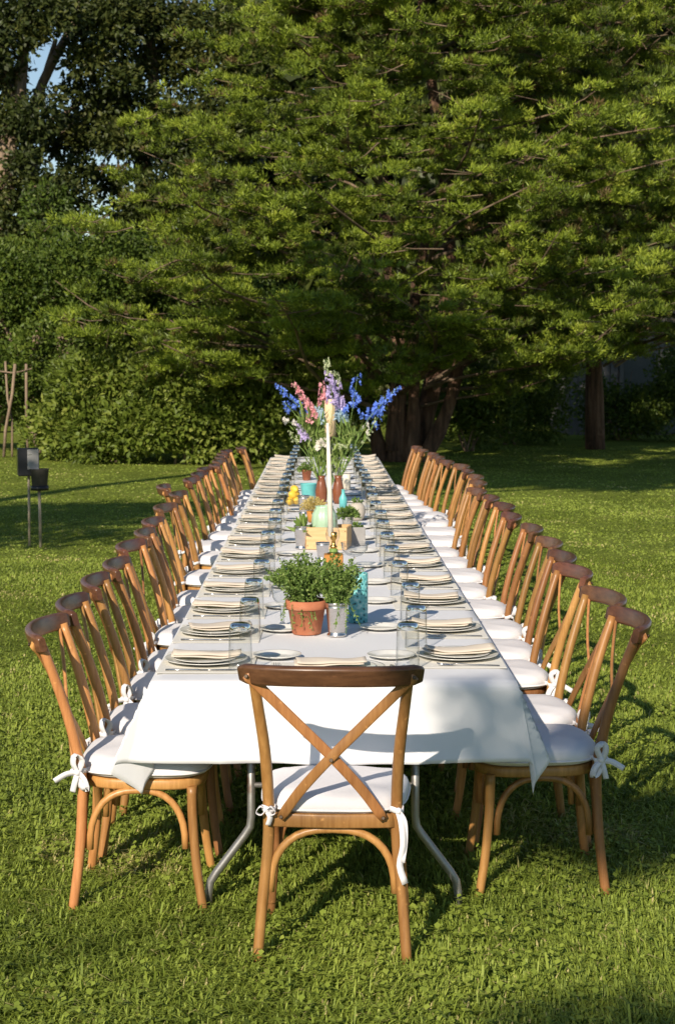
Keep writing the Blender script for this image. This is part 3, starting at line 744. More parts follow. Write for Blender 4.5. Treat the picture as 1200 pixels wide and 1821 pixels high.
def tablecloth():
    drop, zt = 0.255, 0.7505
    na, nbk = 30, 330
    m = MB(); nx = []
    # lines across: drop rows, top rows, drop rows
    us = [('d', -1, drop * (1 - k / 16)) for k in range(16)] + [('t', 0, -TW + 2 * TW * k / 32) for k in range(33)] + [('d', 1, drop * (k + 1) / 16) for k in range(16)]
    vs_ = [('d', -1, drop * (1 - k / 16)) for k in range(16)] + [('t', 0, TL * k / 300) for k in range(301)] + [('d', 1, drop * (k + 1) / 16) for k in range(16)]
    # hanging directions at the four corners for angle 0 (end panel) .. 90 (side panel)
    near_l = [(0, (-0.25, -0.08, -0.97)), (31, (-0.40, -0.14, -0.90)), (46, (-0.06, 0.05, -1.0)), (64, (0.05, 0.12, -0.98)), (90, (0, 0, -1))]
    near_r = [(0, (0.14, -0.07, -0.985)), (30, (0.18, -0.09, -0.97)), (47, (0.13, -0.02, -0.99)), (62, (0.36, 0.06, -0.86)), (90, (0, 0, -1))]
    far_ = [(0, (0, 0, -1)), (45, (0.4, 0.4, -0.85)), (90, (0, 0, -1))]

    def hang(tab, ang):
        for (a0, d0), (a1, d1) in zip(tab, tab[1:]):
            if ang <= a1:
                t = (ang - a0) / (a1 - a0); t = t * t * (3 - 2 * t)
                return Vector(d0).lerp(Vector(d1), t)
        return Vector(tab[-1][1])
    for (kv, sv, v) in vs_:
        for (ku, su, u) in us:
            if ku == 't' and kv == 't':
                e = min(u + TW, TW - u, v, TL - v)
                z = zt + 0.0010 * math.sin(u * 11 + v * 3) * math.sin(v * 7 + u * 5)
                z -= 0.004 * max(0, 1 - e / 0.012) ** 2 if e < 0.012 else 0
                nx.append((u, v, z))
            elif ku == 't':
                y0 = 0 if sv < 0 else TL
                wv = 0.010 * math.sin(u * 10 + 0.7) + 0.006 * math.sin(u * 23 + 2) + 0.005 * math.sin(u * 5.3)
                wv *= v / drop
                crease = 0.0
                fx = fy = 0.0
                if sv < 0:                                   # the end panel flares towards its corners
                    kl = max(0, 1 - (u + TW) / 0.6) ** 1.3; kr = max(0, 1 - (TW - u) / 0.6) ** 1.3
                    fx = (-0.25 * kl + 0.14 * kr) * v; fy = (0.08 * kl + 0.07 * kr) * v; wv *= 1 - max(kl, kr)
                    crease = 0.007 * math.exp(-((u + 0.31) / 0.022) ** 2) + 0.007 * math.exp(-((u - 0.24) / 0.022) ** 2) - 0.006 * math.exp(-((u + 0.02) / 0.03) ** 2) + 0.004 * math.sin(u * 17 + v * 9) * v / drop
                    crease += 0.0022 if v > drop - 0.02 else 0.0
                    nx.append((u + fx, -(crease + 0.008 + 0.022 * v / drop * (1 - max(kl, kr)) + wv + fy), zt - 0.004 - v * (0.995 - 0.025 * max(kl, kr))))
                    continue
                nx.append((u, y0 + sv * (0.008 + (0.022 * v / drop) + wv + crease), zt - 0.004 - v * (0.995 + 0.012 * math.sin(u * 7))))
            elif kv == 't':
                x0 = su * TW
                wv = (0.012 * math.sin(v * 6.3 + su) + 0.008 * math.sin(v * 14.7 + 1)) * u / drop
                ease = min(1.0, v / 0.15)
                nx.append((x0 + su * (0.006 + 0.010 * u / drop + wv * ease), v, zt - 0.004 - u * 0.985))
            else:
                r = math.hypot(u, v); ang = math.degrees(math.atan2(u, v))
                tab = far_ if sv > 0 else (near_l if su < 0 else near_r)
                d_ = hang(tab, ang)
                if sv > 0:
                    d_ = Vector((d_.x * su, d_.y, d_.z))
                p = Vector((su * (TW + 0.005), 0 - 0.008 if sv < 0 else TL + 0.008, zt - 0.004)) + d_ * r
                nx.append(tuple(p))
    w_ = len(us); h_ = len(vs_)
    m.add(nx, [(j * w_ + i, j * w_ + i + 1, (j + 1) * w_ + i + 1, (j + 1) * w_ + i) for j in range(h_ - 1) for i in range(w_ - 1)])
    o = m.build('tablecloth', 'cloth')
    sd = o.modifiers.new('thick', 'SOLIDIFY'); sd.thickness = 0.0012; sd.offset = -1
    tag(o, 'long white linen tablecloth draped over the whole row of tables', 'tablecloth')


tablecloth()

# ------------------------------------------------------------------ chairs


def smooth_path(ctrl, n=14):
    """Catmull-Rom through control points"""
    P = [Vector(p) for p in ctrl]; P = [P[0] * 2 - P[1]] + P + [P[-1] * 2 - P[-2]]; out = []
    segs = len(P) - 3
    for k in range(n + 1):
        t = k / n * segs; i = min(int(t), segs - 1); t -= i
        a, b, c, d = P[i:i + 4]
        out.append(0.5 * ((2 * b) + (c - a) * t + (2 * a - 5 * b + 4 * c - d) * t * t + (3 * b - a - 3 * c + d) * t ** 3))
    return out


def rrect(w, h, r, k=3):
    pts = []
    for cx, cy, a0 in ((w / 2 - r, h / 2 - r, 0), (-w / 2 + r, h / 2 - r, 90), (-w / 2 + r, -h / 2 + r, 180), (w / 2 - r, -h / 2 + r, 270)):
        for i in range(k + 1):
            a = R(a0 + 90 * i / k); pts.append((cx + r * math.cos(a), cy + r * math.sin(a)))
    return pts


def outline(a, f=1.0):
    """seat outline: rounded trapezoid, wider at the front"""
    c, s = math.cos(a), math.sin(a); e = 2 / 3.6
    y = math.copysign(abs(s) ** e, s) * 0.198
    wd = 0.192 + 0.026 * (y + 0.198) / 0.396
    return math.copysign(abs(c) ** e, c) * wd * f, (y * f) - 0.035


def seat_ring():
    m = MB(); n = 40; prof = [(0.99, 0.394), (1.0, 0.400), (1.0, 0.420), (0.985, 0.426), (0.80, 0.426)]
    vs = []
    for f, z in prof:
        vs += [(*outline(2 * math.pi * j / n, f), z) for j in range(n)]
    vs += [(*outline(2 * math.pi * j / n, 0.80), 0.394) for j in range(n)]
    k = len(prof) + 1
    fs = [(i * n + j, i * n + (j + 1) % n, ((i + 1) % k) * n + (j + 1) % n, ((i + 1) % k) * n + j) for i in range(k) for j in range(n)]
    m.add(vs, fs)
    m.add([(*outline(2 * math.pi * j / n, 0.82), 0.420) for j in range(n)], [tuple(range(n))], False)
    return m


def cushion():
    m = MB(); n = 48
    prof = [(0.5, 0.427), (0.92, 0.427), (1.03, 0.436), (1.08, 0.454), (1.05, 0.474), (0.97, 0.488), (0.84, 0.495), (0.6, 0.498), (0.3, 0.499), (0.02, 0.499)]
    vs = []
    for i, (f, z) in enumerate(prof):
        for j in range(n):
            a = 2 * math.pi * j / n
            pk = 0.012 * math.sin(a * 9 + 1) * math.sin(a * 4) if 2 <= i <= 5 else 0
            zz = z + (0.0025 * math.sin(a * 5 + i) if 4 <= i <= 7 else 0)
            x, y = outline(a, f * (1 + pk)); vs.append((x, y, zz - 0.010 * max(0, y - 0.08) / 0.1 * (1 if i > 3 else 0)))
    m.add(vs, [(i * n + j, i * n + (j + 1) % n, (i + 1) * n + (j + 1) % n, (i + 1) * n + j) for i in range(len(prof) - 1) for j in range(n)])
    m.f.append(tuple(range((len(prof) - 1) * n, len(prof) * n))); m.sm.append(True)
    m.f.append(tuple(reversed(range(n)))); m.sm.append(True)
    # piped seam
    m.tube([(*outline(2 * math.pi * j / n, 1.08), 0.447) for j in range(n + 1)], 0.0035, 5, caps=False)
    return m


def ribbon(m, pts, w=0.017, up=(0, 1, 0)):
    m.sweep(smooth_path(pts, 12), [(-0.0007, -w / 2), (0.0007, -w / 2), (0.0007, w / 2), (-0.0007, w / 2)], up)


def tie(sx, kind):
    """cotton tie round a back post: band, knot, loops and tails"""
    m = MB(); x, y, z = sx * 0.186, -0.236, 0.452
    ring = [(x + 0.0195 * math.cos(a), y + 0.0195 * math.sin(a), z + 0.004 * math.sin(a * 2)) for a in [2 * math.pi * j / 14 for j in range(15)]]
    m.sweep(ring, [(-0.0016, -0.008), (0.0016, -0.008), (0.0016, 0.008), (-0.0016, 0.008)], (0, 0, 1), caps=False)
    ribbon(m, [(sx * 0.165, -0.20, 0.455), (sx * 0.176, -0.215, z), (x - sx * 0.014, y + 0.012, z)], 0.016, (0, 0, 1))
    k = Vector((x + sx * 0.006, y - 0.021, z))
    m.lathe([(0.001, -0.010), (0.008, -0.007), (0.010, 0), (0.008, 0.007), (0.001, 0.010)], 8, k)
    if kind == 'bow':
        for s in (-1, 1):
            ribbon(m, [k, k + Vector((s * 0.018, -0.012, 0.030)), k + Vector((s * 0.034, -0.012, 0.052)), k + Vector((s * 0.036, -0.006, 0.018)), k], 0.017, (0.2, 1, 0.2))
        ribbon(m, [k, k + Vector((sx * 0.03, -0.006, -0.012)), k + Vector((sx * 0.085, -0.004, -0.020))], 0.018, (0, 0.3, 1))
        ribbon(m, [k, k + Vector((-0.010, -0.008, -0.03)), k + Vector((-0.022, -0.006, -0.075))], 0.018, (1, 0.3, 0))
    elif kind == 'side':                     # a big loose bow on the outer face of the post
        k = Vector((x + sx * 0.022, y - 0.004, z))
        m.lathe([(0.001, -0.011), (0.009, -0.008), (0.011, 0), (0.009, 0.008), (0.001, 0.011)], 8, k)
        up_ = (1, 0.35, 0.35)
        ribbon(m, [k, k + Vector((sx * 0.010, -0.012, 0.030)), k + Vector((sx * 0.012, -0.006, 0.058)), k + Vector((sx * 0.006, 0.016, 0.040)), k], 0.020, (0.4, 1, 0))
        ribbon(m, [k, k + Vector((sx * 0.010, 0.022, -0.022)), k + Vector((sx * 0.012, 0.030, -0.052)), k + Vector((sx * 0.006, 0.010, -0.040)), k], 0.020, (0.4, 1, 0))
        ribbon(m, [k, k + Vector((sx * 0.008, -0.034, -0.004)), k + Vector((sx * 0.010, -0.072, -0.026))], 0.019, (0.2, 0, 1))
        ribbon(m, [k, k + Vector((sx * 0.008, -0.008, -0.03)), k + Vector((sx * 0.004, -0.016, -0.062))], 0.018, (0.2, 1, 0))
    elif kind == 'tail':
        ribbon(m, [k, k + Vector((0.010, -0.006, -0.04)), k + Vector((0.014, -0.012, -0.10)), k + Vector((0.004, -0.004, -0.16)), k + Vector((0.020, -0.004, -0.215))], 0.019, (1, 0.25, 0))
        ribbon(m, [k, k + Vector((0.018, -0.004, -0.03)), k + Vector((0.020, -0.004, -0.09)), k + Vector((0.012, -0.008, -0.15))], 0.015, (1, -0.5, 0))
    else:
        for s in (-1, 1):
            ribbon(m, [k, k + Vector((s * 0.016, -0.010, 0.012)), k + Vector((s * 0.028, -0.008, -0.006)), k + Vector((s * 0.014, -0.006, -0.014)), k])
        ribbon(m, [k, k + Vector((-sx * 0.012, -0.006, -0.02)), k + Vector((-sx * 0.006, -0.006, -0.045))], 0.016, (1, 0.3, 0))
    return m


def arch(p0, p1, top, n=18):
    p0, p1 = Vector(p0), Vector(p1); out = []
    for i in range(n + 1):
        a = math.pi * i / n
        e = 2 / 2.5
        c = -math.copysign(abs(math.cos(a)) ** e, math.cos(a)); s = abs(math.sin(a)) ** e
        p = p0.lerp(p1, (c + 1) / 2); p.z = p.z + (top - p.z) * s
        out.append(p)
    return out


def chair_meshes():
    D = {}
    for s in (-1, 1):
        p = smooth_path([(s * 0.219, -0.262, -0.012), (s * 0.206, -0.240, 0.16), (s * 0.190, -0.230, 0.32), (s * 0.186, -0.232, 0.45), (s * 0.193, -0.268, 0.62), (s * 0.208, -0.310, 0.76), (s * 0.220, -0.345, 0.862)], 22)
        m = MB(); m.tube(p, [0.0155 + 0.0015 * math.sin(i / 22 * math.pi) for i in range(23)], 12); D['post', s] = m.mesh('back_leg', 'wood')
        p = smooth_path([(s * 0.215, 0.158, -0.012), (s * 0.203, 0.135, 0.14), (s * 0.193, 0.122, 0.30), (s * 0.190, 0.120, 0.402)], 12)
        m = MB(); m.tube(p, [0.0145 + 0.002 * i / 12 for i in range(13)], 11); D['front', s] = m.mesh('front_leg', 'wood')
        m = MB(); m.tube(arch((s * 0.196, -0.205, 0.20), (s * 0.190, 0.098, 0.20), 0.390), 0.0115, 9, up=(1, 0, 0)); D['side', s] = m.mesh('side_stretcher', 'wood')
        # cross slat, bowed outwards like the back
        pts = smooth_path([(s * 0.238, -0.372, 0.868), (s * 0.20, -0.352, 0.83), (s * 0.09, -0.322, 0.715), (-s * 0.01, -0.300 - (0.006 if s > 0 else 0), 0.61), (-s * 0.09, -0.278, 0.515), (-s * 0.150, -0.258, 0.428)], 20)
        m = MB(); m.sweep(pts, rrect(0.030, 0.010, 0.004, 2), (0, -1, 0.25), scale=[(0.8, 1)] + [(1, 1)] * 19 + [(0.8, 1)]); D['slat', s] = m.mesh('cross_slat', 'wood')
        for nm, q in (('top', Vector((s * 0.236, -0.379, 0.866))), ('low', Vector((-s * 0.148, -0.264, 0.432)))):
            m = MB(); m.tube([q, q + Vector((0, -0.006, 0.0015))], [0.0062, 0.0045], 8, up=(0, 0, 1)); D['bolt' + nm, s] = m.mesh('bolt', 'bolt')
        D['sidetie', s] = tie(s, 'side').mesh('tie', 'cushion'); D['bowtie', s] = tie(s, 'bow').mesh('tie', 'cushion'); D['smalltie', s] = tie(s, 'small').mesh('tie', 'cushion'); D['tailtie', s] = tie(s, 'tail').mesh('tie', 'cushion')
    m = MB(); m.tube([(0, -0.312, 0.612), (0, -0.320, 0.614)], [0.0065, 0.005], 8); D['boltmid'] = m.mesh('bolt', 'bolt')
    m = MB(); m.tube(arch((-0.182, -0.228, 0.20), (0.182, -0.228, 0.20), 0.388), 0.012, 10, up=(0, 1, 0)); D['back'] = m.mesh('back_stretcher', 'wood')
    m = MB(); m.tube(arch((-0.182, 0.122, 0.21), (0.182, 0.122, 0.21), 0.388), 0.0115, 9, up=(0, 1, 0)); D['frontarch'] = m.mesh('front_stretcher', 'wood')
    # rail at the back of the seat that takes the cross slats
    m = MB(); m.sweep(smooth_path([(-0.18, -0.236, 0.418), (0, -0.248, 0.418), (0.18, -0.236, 0.418)], 10), rrect(0.018, 0.042, 0.005, 2), (0, 0, 1)); D['seatrail'] = m.mesh('seat_rail', 'wood')
    # curved top rail, rounded ends
    pts = smooth_path([(-0.256, -0.335, 0.868), (-0.20, -0.372, 0.869), (-0.10, -0.400, 0.871), (0, -0.408, 0.872), (0.10, -0.400, 0.871), (0.20, -0.372, 0.869), (0.256, -0.335, 0.868)], 30)
    sc = []
    for i in range(31):
        e = min(i, 30 - i) / 30
        k = min(1, 0.35 + (e / 0.07) * 0.65) if e < 0.07 else 1
        sc.append((0.75 + 0.25 * k, 0.45 + 0.55 * k ** 0.6))
    m = MB(); m.sweep(pts, rrect(0.027, 0.060, 0.010, 4), (0, -0.30, 1), scale=sc); D['rail'] = m.mesh('top_rail', 'rail')
    D['seat'] = seat_ring().mesh('seat', 'wood'); D['cushion'] = cushion().mesh('seat_cushion', 'cushion')
    return D


CH = chair_meshes()


def chair(loc, rz, label, group=None, ties=('smalltie', 'smalltie'), bolts=True):
    r = empty('cross_back_chair', loc, rz, label=label, cat='chair', group=group)
    link('seat', CH['seat'], r); link('seat_rail', CH['seatrail'], r)
    cu = link('seat_cushion', CH['cushion'], r)
    for s, k in zip((-1, 1), ties):
        link('back_leg', CH['post', s], r); link('front_leg', CH['front', s], r); link('side_stretcher', CH['side', s], r)
        sl = link('cross_slat', CH['slat', s], r)
        if bolts:
            link('bolt', CH['bolttop', s], sl); link('bolt', CH['boltlow', s], sl)
            if s > 0:
                link('bolt', CH['boltmid'], sl)
        link('tie', CH[k, s], cu)
    link('back_stretcher', CH['back'], r); link('front_stretcher', CH['frontarch'], r); link('top_rail', CH['rail'], r)
    return r


chair((0.006, -0.165, 0), R(-3), 'wooden cross-back chair alone at the head of the table, back turned', ties=('smalltie', 'tailtie'))
LY = [0.25, 0.80, 1.43, 1.98, 2.70, 3.33, 3.93, 4.85, 5.88, 6.55, 7.25, 7.9, 8.52, 9.05, 9.65, 10.25, 10.8, 11.4, 12.0]
LX = [0.57, 0.56, 0.56, 0.545, 0.575, 0.56, 0.585, 0.61, 0.61, 0.76, 0.63, 0.62, 0.62, 0.56, 0.57, 0.585, 0.60, 0.60, 0.48]
RY = [0.40, 0.92, 1.68, 2.23, 2.83, 3.53, 4.22, 4.90, 5.53, 6.12, 6.9, 7.55, 8.25, 8.9, 9.5, 10.2, 10.8, 11.45, 12.1]
RX = [0.635, 0.645, 0.645, 0.665, 0.69, 0.69, 0.66, 0.70, 0.675, 0.65, 0.73, 0.77, 0.76, 0.78, 0.70, 0.67, 0.655, 0.60, 0.58]
rj = random.Random(5)
for s, XS, YS in ((-1, LX, LY), (1, RX, RY)):
    for i, (x, y) in enumerate(zip(XS, YS)):
        tk = [('smalltie', 'bowtie'), ('bowtie', 'smalltie'), ('smalltie', 'smalltie'), ('tailtie', 'smalltie')][rj.randrange(4)]
        if i < 5:                            # the post nearer the head chair shows its bow
            tk = ('sidetie', tk[1]) if s > 0 else (tk[0], 'sidetie')
        chair((s * x, y, 0), R(90) * s + R(rj.uniform(-5, 5) if i else 0), 'wooden cross-back chair, %s from the head chair in the row on the %s' % (ORD[i], SIDE[s]),
              'chairs along the %s' % SIDE[s], tk, bolts=i < 8)

# ------------------------------------------------------------------ place settings
ZC = 0.7525            # top of the cloth


def plate_mesh(r, h, name):
    m = MB()
    m.lathe([(0.001, 0.003), (r * 0.56, 0.003), (r * 0.62, 0.0045), (r * 0.70, h * 0.55), (r * 0.97, h * 0.94), (r, h), (r * 1.0, h - 0.002), (r * 0.72, h * 0.35), (r * 0.60, 0.0), (0.001, 0.0)], 40)
    return m.mesh(name, 'china')


PL = {'dinner': plate_mesh(0.138, 0.0145, 'dinner_plate'), 'salad': plate_mesh(0.105, 0.0105, 'salad_plate'), 'bread': plate_mesh(0.082, 0.013, 'bread_plate')}


def tumbler_meshes():
    H = 0.152; w_ = MB()
    outer = [(0.0385, 0.0), (0.0385, 0.05), (0.0375, 0.10), (0.0365, 0.132), (0.0345, 0.143), (0.0305, 0.1495), (0.024, 0.152), (0.0005, 0.152)]
    w_.lathe(outer, 28)
    inner = [(0.0385, 0.0), (0.0372, 0.0008), (0.0368, 0.05), (0.0358, 0.10), (0.0348, 0.126)]
    m2 = MB(); m2.lathe(inner, 28)
    w_.lathe(inner, 28)
    b = MB(); b.lathe([(0.0005, 0.1505), (0.024, 0.1505), (0.030, 0.1480), (0.0335, 0.1420), (0.0350, 0.132), (0.0343, 0.128), (0.028, 0.1300), (0.012, 0.1325), (0.0005, 0.1335)], 28)
    return w_.mesh('tumbler', 'glass'), b.mesh('thick_base', 'glass_base')


TUM = tumbler_meshes()


def napkin_mesh(seed):
    """linen folded lengthwise in layers, lying a little bowed over the plates"""
    g = random.Random(seed); m = MB(); L, W = 0.225, 0.080
    for k in range(2):
        z0 = 0.0070 * k; n = 16
        top, bot = [], []
        sh = g.uniform(-.006, .006); a = g.uniform(-.05, .05)
        for i in range(n + 1):
            u = -L / 2 + L * i / n
            for j in range(7):
                v = -W / 2 + W * j / 6
                edge = 1 - abs(j - 3) / 3
                zz = z0 + 0.009 * (u / (L / 2)) ** 2 + 0.004 * math.sin(u * 30 + k + seed) * 0.5 + 0.003 * edge * k + 0.0016 * math.sin(v * 90 + seed) + 0.004 * max(0, math.sin(u * 21 + v * 30 + seed * 2))
                x, y = u + sh + v * a, v * (1 - 0.03 * k) + 0.004 * math.sin(u * 16 + seed)
                bot.append((x, y, zz)); top.append((x, y, zz + 0.0064 * (0.35 + 0.65 * min(1, edge * 3))))
        o = len(bot); f = []
        for i in range(n):
            for j in range(6):
                q = i * 7 + j
                f.append((q, q + 7, q + 8, q + 1)); f.append((o + q, o + q + 1, o + q + 8, o + q + 7))
        for i in range(n):
            f.append((i * 7, o + i * 7, o + i * 7 + 7, i * 7 + 7)); q = i * 7 + 6; f.append((q, q + 7, o + q + 7, o + q))
        for j in range(6):
            f.append((j, j + 1, o + j + 1, o + j)); q = n * 7 + j; f.append((q, o + q, o + q + 1, q + 1))
        m.add(bot + top, f)
    return m.mesh('napkin', 'napkin')


NAPS = [napkin_mesh(i) for i in range(4)]


def fork_mesh():
    m = MB()
    m.sweep([(-0.10, 0, 0.0015), (-0.06, 0, 0.003), (0.0, 0, 0.005), (0.035, 0, 0.008), (0.05, 0, 0.0065)], [(-0.0045, -0.001), (0.0045, -0.001), (0.0045, 0.001), (-0.0045, 0.001)], (0, 0, 1), scale=[(1.3, 1), (1.1, 1), (0.7, 1.2), (0.6, 1.3), (1.3, 1)])
    m.sweep([(0.048, 0, 0.0068), (0.056, 0, 0.005), (0.066, 0, 0.0042)], [(-0.011, -0.0008), (0.011, -0.0008), (0.011, 0.0008), (-0.011, 0.0008)], (0, 0, 1), scale=[(0.5, 1), (1, 1), (1, 1)])
    for k in range(4):
        y = -0.0093 + k * 0.0062
        m.tube([(0.064, y, 0.0042), (0.085, y, 0.0045), (0.105, y, 0.009)], [0.0014, 0.0013, 0.0007], 5)
    return m.mesh('fork', 'steel')


def knife_mesh():
    m = MB()
    m.sweep([(-0.115, 0, 0.003), (-0.07, 0, 0.003), (-0.01, 0, 0.003), (0.0, 0, 0.003)], rrect(0.013, 0.006, 0.002, 2), (0, 0, 1), scale=[(0.9, 0.9), (1.0, 1), (0.8, 0.8), (0.5, 0.5)])
    m.sweep([(-0.004, 0, 0.003), (0.03, 0.001, 0.003), (0.085, 0.001, 0.003), (0.105, 0.003, 0.003), (0.115, 0.006, 0.003)], [(-0.0095, -0.0006), (0.0085, -0.0013), (0.0085, 0.0013), (-0.0095, 0.0006)], (0, 0, 1), scale=[(0.6, 1), (1, 1), (1, 1), (0.7, 0.9), (0.15, 0.6)])
    return m.mesh('knife', 'steel')


FORK, KNIFE = fork_mesh(), knife_mesh()
mm = MB(); mm.box((-0.155, -0.205, 0.0), (0.155, 0.205, 0.0016), bev=0.0006); MAT = mm.mesh('placemat', 'mat')


def top(name, me, loc, rz, label, cat, group=None):
    o = link(name, me); o.location = loc; o.rotation_euler = (0, 0, rz)
    return tag(o, label, cat, group)


def tumbler(x, y, label, group):
    t = top('tumbler', TUM[0], (x, y, ZC + 0.0003), random.uniform(0, 6), label, 'glass', group); link('thick_base', TUM[1], t)


SY = {-1: [0.335, 0.92, 1.50, 2.12, 2.76, 3.42, 4.08, 4.74, 5.40, 6.06, 6.70, 7.34, 7.98, 8.62, 9.26, 9.90, 10.54, 11.18, 11.82, 12.44],
      1: [0.43, 1.02, 1.72, 2.36, 3.0, 3.65, 4.30, 4.94, 5.58, 6.22, 6.86, 7.50, 8.14, 8.78, 9.42, 10.06, 10.70, 11.34, 11.96, 12.52]}
sj = random.Random(9)
for s in (-1, 1):
    for i, y in enumerate(SY[s]):
        y += sj.uniform(-.015, .015); jx = sj.uniform(-.006, .006)
        who = 'at the %s place from the head chair, %s' % (ORD[i], SIDE[s])
        gp = 'on the %s' % SIDE[s]
        top('placemat', MAT, (s * 0.412, y, ZC + 0.0002), R(sj.uniform(-1.2, 1.2)), 'cream rectangular cloth placemat ' + who, 'placemat', 'placemats ' + gp)
        xp = s * (0.422 + jx)
        top('dinner_plate', PL['dinner'], (xp, y, ZC + 0.0028), 0, 'large cream dinner plate ' + who, 'plate', 'dinner plates ' + gp)
        top('salad_plate', PL['salad'], (xp + s * 0.004, y + 0.004, ZC + 0.0088), 0, 'smaller cream plate under a napkin ' + who, 'plate', 'salad plates ' + gp)
        top('napkin', NAPS[sj.randrange(4)], (xp + s * sj.uniform(-.015, .02), y + sj.uniform(-.01, .015), ZC + 0.0185), R(sj.uniform(-9, 9) + (180 if sj.random() < .5 else 0)), 'folded beige linen napkin ' + who, 'napkin', 'napkins ' + gp)
        # diner's right is towards the head chair on the stake side, away from it on the shed side
        top('knife', KNIFE, (s * 0.425, y - s * -1 * 0.168 if s < 0 else y + 0.168, ZC + 0.0026), 0 if s < 0 else R(180), 'steel table knife beside the plate ' + who, 'knife', 'knives ' + gp)
        top('fork', FORK, (s * 0.445, y + 0.168 if s < 0 else y - 0.170, ZC + 0.0026), (0 if s < 0 else R(180)) + R(sj.uniform(-4, 4)), 'steel fork beside the plate ' + who, 'fork', 'forks ' + gp)
        tumbler(s * (0.297 + sj.uniform(-.01, .01)), y + (-0.135 if s < 0 else 0.20) + sj.uniform(-.02, .02), 'clear upturned tumbler ' + who, 'tumblers ' + gp)
        top('bread_plate', PL['bread'], (s * (0.195 + sj.uniform(-.012, .012)), y + (0.075 if s < 0 else 0.0) + sj.uniform(-.02, .02), ZC + 0.0006), 0, 'small cream bread plate ' + who, 'plate', 'bread plates ' + gp)
hd = 'at the head place before the lone chair'
top('placemat', MAT, (0, 0.165, ZC + 0.0002), R(90), 'cream cloth placemat ' + hd, 'placemat')
top('dinner_plate', PL['dinner'], (0.03, 0.17, ZC + 0.0028), 0, 'large cream dinner plate ' + hd, 'plate')
top('salad_plate', PL['salad'], (0.034, 0.174, ZC + 0.0088), 0, 'smaller cream plate under a napkin ' + hd, 'plate')
top('napkin', NAPS[1], (-0.01, 0.18, ZC + 0.0185), R(4), 'folded beige linen napkin ' + hd, 'napkin')
top('fork', FORK, (-0.185, 0.16, ZC + 0.0026), R(90), 'steel fork ' + hd, 'fork'); top('knife', KNIFE, (0.195, 0.14, ZC + 0.0026), R(90), 'steel table knife ' + hd, 'knife')
tumbler(0.243, 0.215, 'clear upturned tumbler ' + hd, 'tumblers')

# ------------------------------------------------------------------ centrepieces


def cup_mesh(r=0.042, h=0.125):
    m = MB()
    m.lathe([(0.001, 0.002), (r * 0.78, 0.0), (r * 0.86, 0.003), (r * 0.84, 0.008), (r * 0.72, 0.013), (r * 0.74, 0.02), (r * 0.94, h * 0.84), (r * 0.965, h * 0.85), (r * 0.965, h * 0.87), (r * 0.95, h * 0.88), (r, h * 0.985), (r * 1.01, h), (r * 0.97, h), (r * 0.92, h * 0.86), (r * 0.70, 0.02), (0.001, 0.018)], 32)
    return m.mesh('cup', 'silver')


CUP = cup_mesh()


def soil_disc(r, z, parent):
    m = MB(); m.lathe([(r, z), (r * 0.6, z + 0.004), (0.001, z + 0.006)], 20); m.build('soil', 'soil', parent)


def herb(parent, c, rx, h, nst, seed, droop=0, name='herb'):
    """thyme: many thin stems set with tiny leaves"""
    g = np.random.default_rng(seed); st = MB(); P, D = [], []
    for k in range(nst):
        a = g.uniform(0, 6.28); rr = g.random() ** 0.6
        b = Vector(c) + Vector((math.cos(a), math.sin(a), 0)) * 0.035 * g.random()
        hh = h * g.uniform(0.55, 1.08) * (1 - 0.35 * rr)
        e = Vector(c) + Vector((math.cos(a) * rx * rr, math.sin(a) * rx * rr * 0.8, hh))
        if droop and k < droop:
            e = Vector(c) + Vector((math.cos(a) * 0.085, -abs(math.sin(a)) * 0.085, -g.uniform(0.03, 0.09)))
        mid = b.lerp(e, 0.5) + Vector((g.normal(0, .012), g.normal(0, .012), 0.02 + (0.05 if droop and k < droop else 0)))
        pa = smooth_path([b, mid, e], 6); st.tube(pa, [0.0011] * 7, 3, caps=False)
        nl = 34
        for q in range(nl):
            t = 0.12 + 0.88 * q / nl; i = min(5, int(t * 6)); p = pa[i].lerp(pa[i + 1], t * 6 - i)
            dr = (pa[i + 1] - pa[i]).normalized()
            P.append(p); D.append(Vector(g.normal(size=3)) * 0.9 + dr * 0.5)
    P = np.array([tuple(p) for p in P]); D = np.array([tuple(d) for d in D]); n = len(P)
    V, Q = leaf_quads(P, D, g.uniform(0.009, 0.017, n), g.uniform(0.0055, 0.010, n), g)
    hb = link(name, np_mesh(name, V, Q, np.clip(g.normal(0.55, 0.2, n), 0, 1), 'herb'), parent)
    st.build('stems', 'stem', hb)


pot = empty('herb_pot', (-0.092, 0.935, ZC), label='terracotta pot of bushy green thyme on the white cloth', cat='potted plant')
m = MB(); m.lathe([(0.001, 0.001), (0.050, 0.0), (0.053, 0.003), (0.068, 0.092), (0.074, 0.093), (0.0775, 0.097), (0.079, 0.122), (0.076, 0.126), (0.070, 0.126), (0.066, 0.10), (0.001, 0.098)], 36); m.build('pot', 'terracotta', pot)
soil_disc(0.068, 0.108, pot); herb(pot, (-0.012, 0, 0.108), 0.150, 0.195, 230, 1, droop=8)
cupt = empty('silver_cup', (0.018, 0.872, ZC), label='ridged silver cup planted with thyme, beside the terracotta pot', cat='cup', group='silver cups')
link('cup', CUP, cupt); soil_disc(0.038, 0.105, cupt); herb(cupt, (0, 0.0, 0.105), 0.105, 0.21, 130, 2, droop=3)

tl = empty('teal_lantern', (0.103, 1.21, ZC), label='tall teal perforated ceramic cylinder behind the silver cup', cat='candle holder')
m = MB(); m.lathe([(0.001, 0.0), (0.036, 0.0), (0.038, 0.003), (0.038, 0.187), (0.0365, 0.19), (0.034, 0.19), (0.034, 0.02), (0.001, 0.02)], 36); m.build('body', 'perf', tl)


